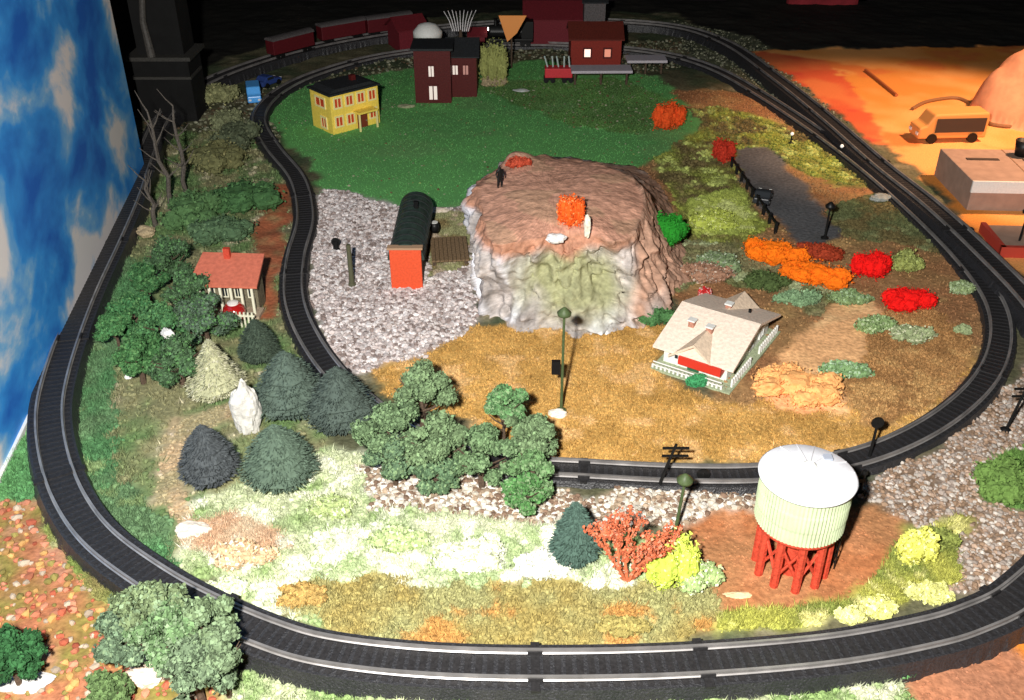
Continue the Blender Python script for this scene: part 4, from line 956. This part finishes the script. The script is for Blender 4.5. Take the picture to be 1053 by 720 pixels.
# ------------------------------------------------------------------ water tank
c = Vector((g(811, 583).x, 5.50, 0)); r = empty('water_tank', c, 0, 'big ribbed pale green water tank with white conical top on red legs', 'water tank')
n = 72; prof = []; V = []; Fc = []
zs = [.50, .505, .62, .64, .76, .78, .90]; rs = [.315, .32, .32, .323, .323, .32, .32]
for z, q in zip(zs, rs):
    for k in range(n*2):
        t = math.pi*k/n; qq = q + (.006 if k % 2 else -.002); V.append((qq*math.cos(t), qq*math.sin(t), z))
n2 = n*2; Fc = [(i*n2+k, i*n2+(k+1) % n2, (i+1)*n2+(k+1) % n2, (i+1)*n2+k) for i in range(len(zs)-1) for k in range(n2)]; Fc.append(tuple(range(n2))[::-1]); Fc.append(tuple((len(zs)-1)*n2+k for k in range(n2)))
build('tank', V, Fc, mat('pale_green_tank', (.52, .60, .38), .55, var=.12, bscale=9), r)
for z in (.53, .70, .86): pass
rf = MB().lathe([(.345, .895), (.350, .915), (.335, .925), (.20, .955), (.06, .98), (.02, .985)], 64).build('roof', mat('tank_roof_white', (.84, .85, .90), .45, var=.05), r, True)
sm_ = MB()
for k in range(16):
    t = 6.283*k/16; sm_.tube([(.335*math.cos(t), .335*math.sin(t), .927), (.20*math.cos(t), .20*math.sin(t), .957), (.06*math.cos(t), .06*math.sin(t), .981)], .004, 5)
sm_.build('roof_seams', mat('seam_white', (.6, .6, .62), .5), rf)
MB().lathe([(.05, .97), (.05, 1.0), (.03, 1.015)], 20, .0, .0).build('finial', M_white, rf); MB().box(.14, .20, .10, .16, .94, .975).build('hatch', mat('hatch_grey', (.35, .38, .45), .5), rf)
mr3 = mat('red_legs', (.52, .06, .03), .6, var=.3, bump=.3)
MB().lathe([(.30, .462), (.31, .47), (.31, .498), (.30, .499)], 48).build('base_ring', mr3, r, True)
for k in range(10):
    t = 6.283*k/10+.25; lg = MB().tube([(.25*math.cos(t), .25*math.sin(t), .47), (.255*math.cos(t), .255*math.sin(t), -.03)], [.034, .034], 8).build('leg', mr3, r)
    t2 = 6.283*(k+1)/10+.25; MB().tube([(.25*math.cos(t), .25*math.sin(t), .40), (.25*math.cos(t2), .25*math.sin(t2), .10)], .014, 6).build('brace', mr3, lg); MB().tube([(.25*math.cos(t), .25*math.sin(t), .10), (.25*math.cos(t2), .25*math.sin(t2), .40)], .012, 6).build('brace', mr3, lg)
MB().tube([(0, 0, .47), (0, 0, -.03)], .11, 20).build('riser_pipe', mr3, r)
# ladder
ld = MB()
for s in (-.025, .025): ld.tube([(.335, s, .0), (.335, s, .92)], .006, 6)
for k in range(14): ld.tube([(.335, -.025, .06+k*.065), (.335, .025, .06+k*.065)], .005, 6)
ld.build('ladder', M_black, r)

# ------------------------------------------------------------------ posts and signals
def lamp_post(px, py, h, label, m_, arm=.0, lean=0, head=None, name='lamp_post', cat='lamp post', group=None, rad=.013, base=True, rot=0):
    c = g(px, py); r = empty(name, (c.x, c.y, hz(c.x, c.y)), rot, label, cat, group)
    MB().tube([(0, 0, -.04), (lean*.5, 0, h*.5), (lean, 0, h)], [rad*1.2, rad, rad*.9], 10).build('post', m_, r)
    if base: MB().lathe([(.05, -.01), (.05, .012), (.025, .03)], 16).build('base', m_, r)
    if head == 'lamp': 
        MB().lathe([(.015, h), (.06, h+.02), (.065, h+.045), (.02, h+.09), (.005, h+.1)], 18, lean).build('lantern', m_, r, True)
    if head == 'semaphore':
        MB().box(lean-.12, lean+.02, -.012, .0, h-.09, h-.05).build('signal_arm', M_black, r); MB().lathe([(.025, h), (.018, h+.03)], 10, lean).build('finial', M_black, r)
    if head == 'cross':
        for z in (h-.04, h-.12): MB().box(lean-.11, lean+.11, -.008, .008, z-.009, z+.009).build('crossarm', M_black, r)
    if head == 'target':
        q = MB().lathe([(.055, -.008), (.055, .008)], 20); q.V = [(lean+x, z, h-.02+y) for x, y, z in q.V]; q.build('disc', M_black, r)
    if arm: MB().tube([(lean, 0, h*.78), (lean+arm, 0, h*.80)], .009, 6).build('bracket', m_, r)
    return r
r = lamp_post(577, 424, 1.02, 'tall thin olive lamp post in the ochre field in front of the hill', M_oliv, head='lamp')
MB().box(-.10, -.02, -.02, .02, .42, .56).build('mailbox', M_black, r)
lamp_post(893, 474, .45, 'black signal post with a small lamp beside the inner track right curve', M_black, head='target')
lamp_post(884, 508, .22, 'short black switch stand right of the water tank', M_black, head='semaphore')
lamp_post(676, 502, .46, 'leaning black signal post crossing the inner track above the coral shrub', M_black, lean=.12, head='cross')
lamp_post(694, 548, .5, 'thin green lamp post beside the yellow bush', M_oliv, lean=.03, head='lamp')
lamp_post(722, 498, .14, 'low black switch stand with round target on the near edge of the inner track', M_black, head='target')
lamp_post(1034, 442, .5, 'black telegraph pole on the gravel by the right edge', M_black, lean=.07, head='cross', name='telegraph_pole', cat='pole')
lamp_post(362, 292, .52, 'dark square topped post standing in the pale gravel yard', mat('post_olive', (.09, .09, .05), .7), head=None, rad=.028, name='wooden_post', cat='post')
lamp_post(346, 258, .13, 'stubby black post left of the tall one in the gravel yard', M_black, rad=.035, name='stubby_post', cat='post', head='target')
lamp_post(848, 245, .4, 'black lamp post at the lower right of the grey road', M_black, head='lamp')
lamp_post(1046, 195 + 60, .45, 'black lamp post by the far right track', M_black, head='lamp')
mg = mat('little_bulb', (1, 1, 1), .3, emit=(1, 1, .95), es=.25)
for px, py, lb in [(813,142,'white topped marker post between the far right tracks, left one'), (864,154,'white topped marker post where the far right tracks meet')]:
    r = lamp_post(px, py+6, .14, lb, M_black, name='marker_post', cat='post', group='white topped marker posts'); MB().lathe([(.015, .14), (.03, .165), (.015, .19)], 12).build('bulb', mg, r, True)
# low dark fence along the grey road
c = g(797, 240); q = g(752, 172); r = empty('low_fence', (0, 0, 0), 0, 'low black fence along the near side of the grey road', 'fence')
for k in range(9):
    p = q.lerp(c, k/8); MB().box(p.x-.018, p.x+.018, p.y-.018, p.y+.018, -.03, .16).build('post', M_black, r)
MB().tube([q+Vector((0, 0, .13)), c+Vector((0, 0, .13))], .018, 6).build('rail', M_black, r)

# ------------------------------------------------------------------ little figures on the hill
from mathutils.bvhtree import BVHTree
ho = bpy.data.objects['hill']; bv = BVHTree.FromPolygons([v.co for v in ho.data.vertices], [tuple(p.vertices) for p in ho.data.polygons])
def top(x, y):
    h_ = bv.ray_cast(Vector((x, y, 5)), Vector((0, 0, -1))); return h_[0].z if h_[0] else 0
def figure(px, py, label, m_, s=1.0, z=1.0):
    p = g(px, py, z); zt = top(p.x, p.y)
    V = [(0,0,.10),(0,0,.135),(0,0,.165),(0,0,.18),(0,-.003,.198),(.016,0,.09),(.018,.004,.05),(.018,0,.004),(.018,-.016,.002),(-.016,0,.09),(-.02,-.004,.05),(-.022,0,.004),(-.022,-.016,.002),(.028,0,.16),(.038,0,.125),(.034,-.012,.095),(-.028,0,.16),(-.038,0,.125),(-.034,-.014,.097)]
    E = [(0,1),(1,2),(2,3),(3,4),(0,5),(5,6),(6,7),(7,8),(0,9),(9,10),(10,11),(11,12),(2,13),(13,14),(14,15),(2,16),(16,17),(17,18)]
    Rr = [.02,.018,.02,.009,.0135,.012,.009,.007,.006,.012,.009,.007,.006,.009,.007,.006,.009,.007,.006]
    me = bpy.data.meshes.new('person'); me.from_pydata(V, E, []); me.materials.append(m_)
    o = bpy.data.objects.new('person', me); col.objects.link(o); o.location = (p.x, p.y, zt); o.scale = (s,)*3; o.rotation_euler = (0, 0, .5)
    md = o.modifiers.new('skin', 'SKIN'); 
    if not me.skin_vertices: 
        pass
    for v, rr in zip(me.skin_vertices[0].data, Rr): v.radius = (rr, rr)
    me.skin_vertices[0].data[0].use_root = True
    sb = o.modifiers.new('sub', 'SUBSURF'); sb.levels = 1; sb.render_levels = 2
    tag(o, label, 'person'); return o
try: figure(514, 192, 'person in black standing on the left edge of the hill top', M_black, 1.25)
except Exception as ex:
    print('skin failed', ex)
for zz in (.8, .7, .6, .5, .4, .3):
    q = g(684, 240, zz)
    if top(q.x, q.y) >= zz: break
bush(684, 232, .27, .22, .30, (.025, .26, .025), 'bright emerald green bush against the right side of the hill', tip=(.04,.32,.04), var=.15, leaf=.012, z0=zz - .08)
p = g(590, 228, 1.0); zt = top(p.x, p.y)
bush(588, 214, .13, .12, .34, (.88, .13, .02), 'vivid orange bush standing on the front of the hill top', z0=zt - .02, leaf=.012, tip=(.85,.3,.1), var=.15)
stone(604, 232, .04, .04, .2, (.85, .8, .66), 'slim cream stone right beside the orange bush on the hill', z=1.0)
stone(572, 245, .10, .06, .09, (.8, .78, .76), 'white stone at the front brink of the hill top', z=.95)
bush(533, 166, .14, .1, .08, (.5, .08, .04), 'rust red low bush at the back left of the hill top', z0=top(g(533,166,1).x, g(533,166,1).y) - .02)
print('objects', len(bpy.data.objects))
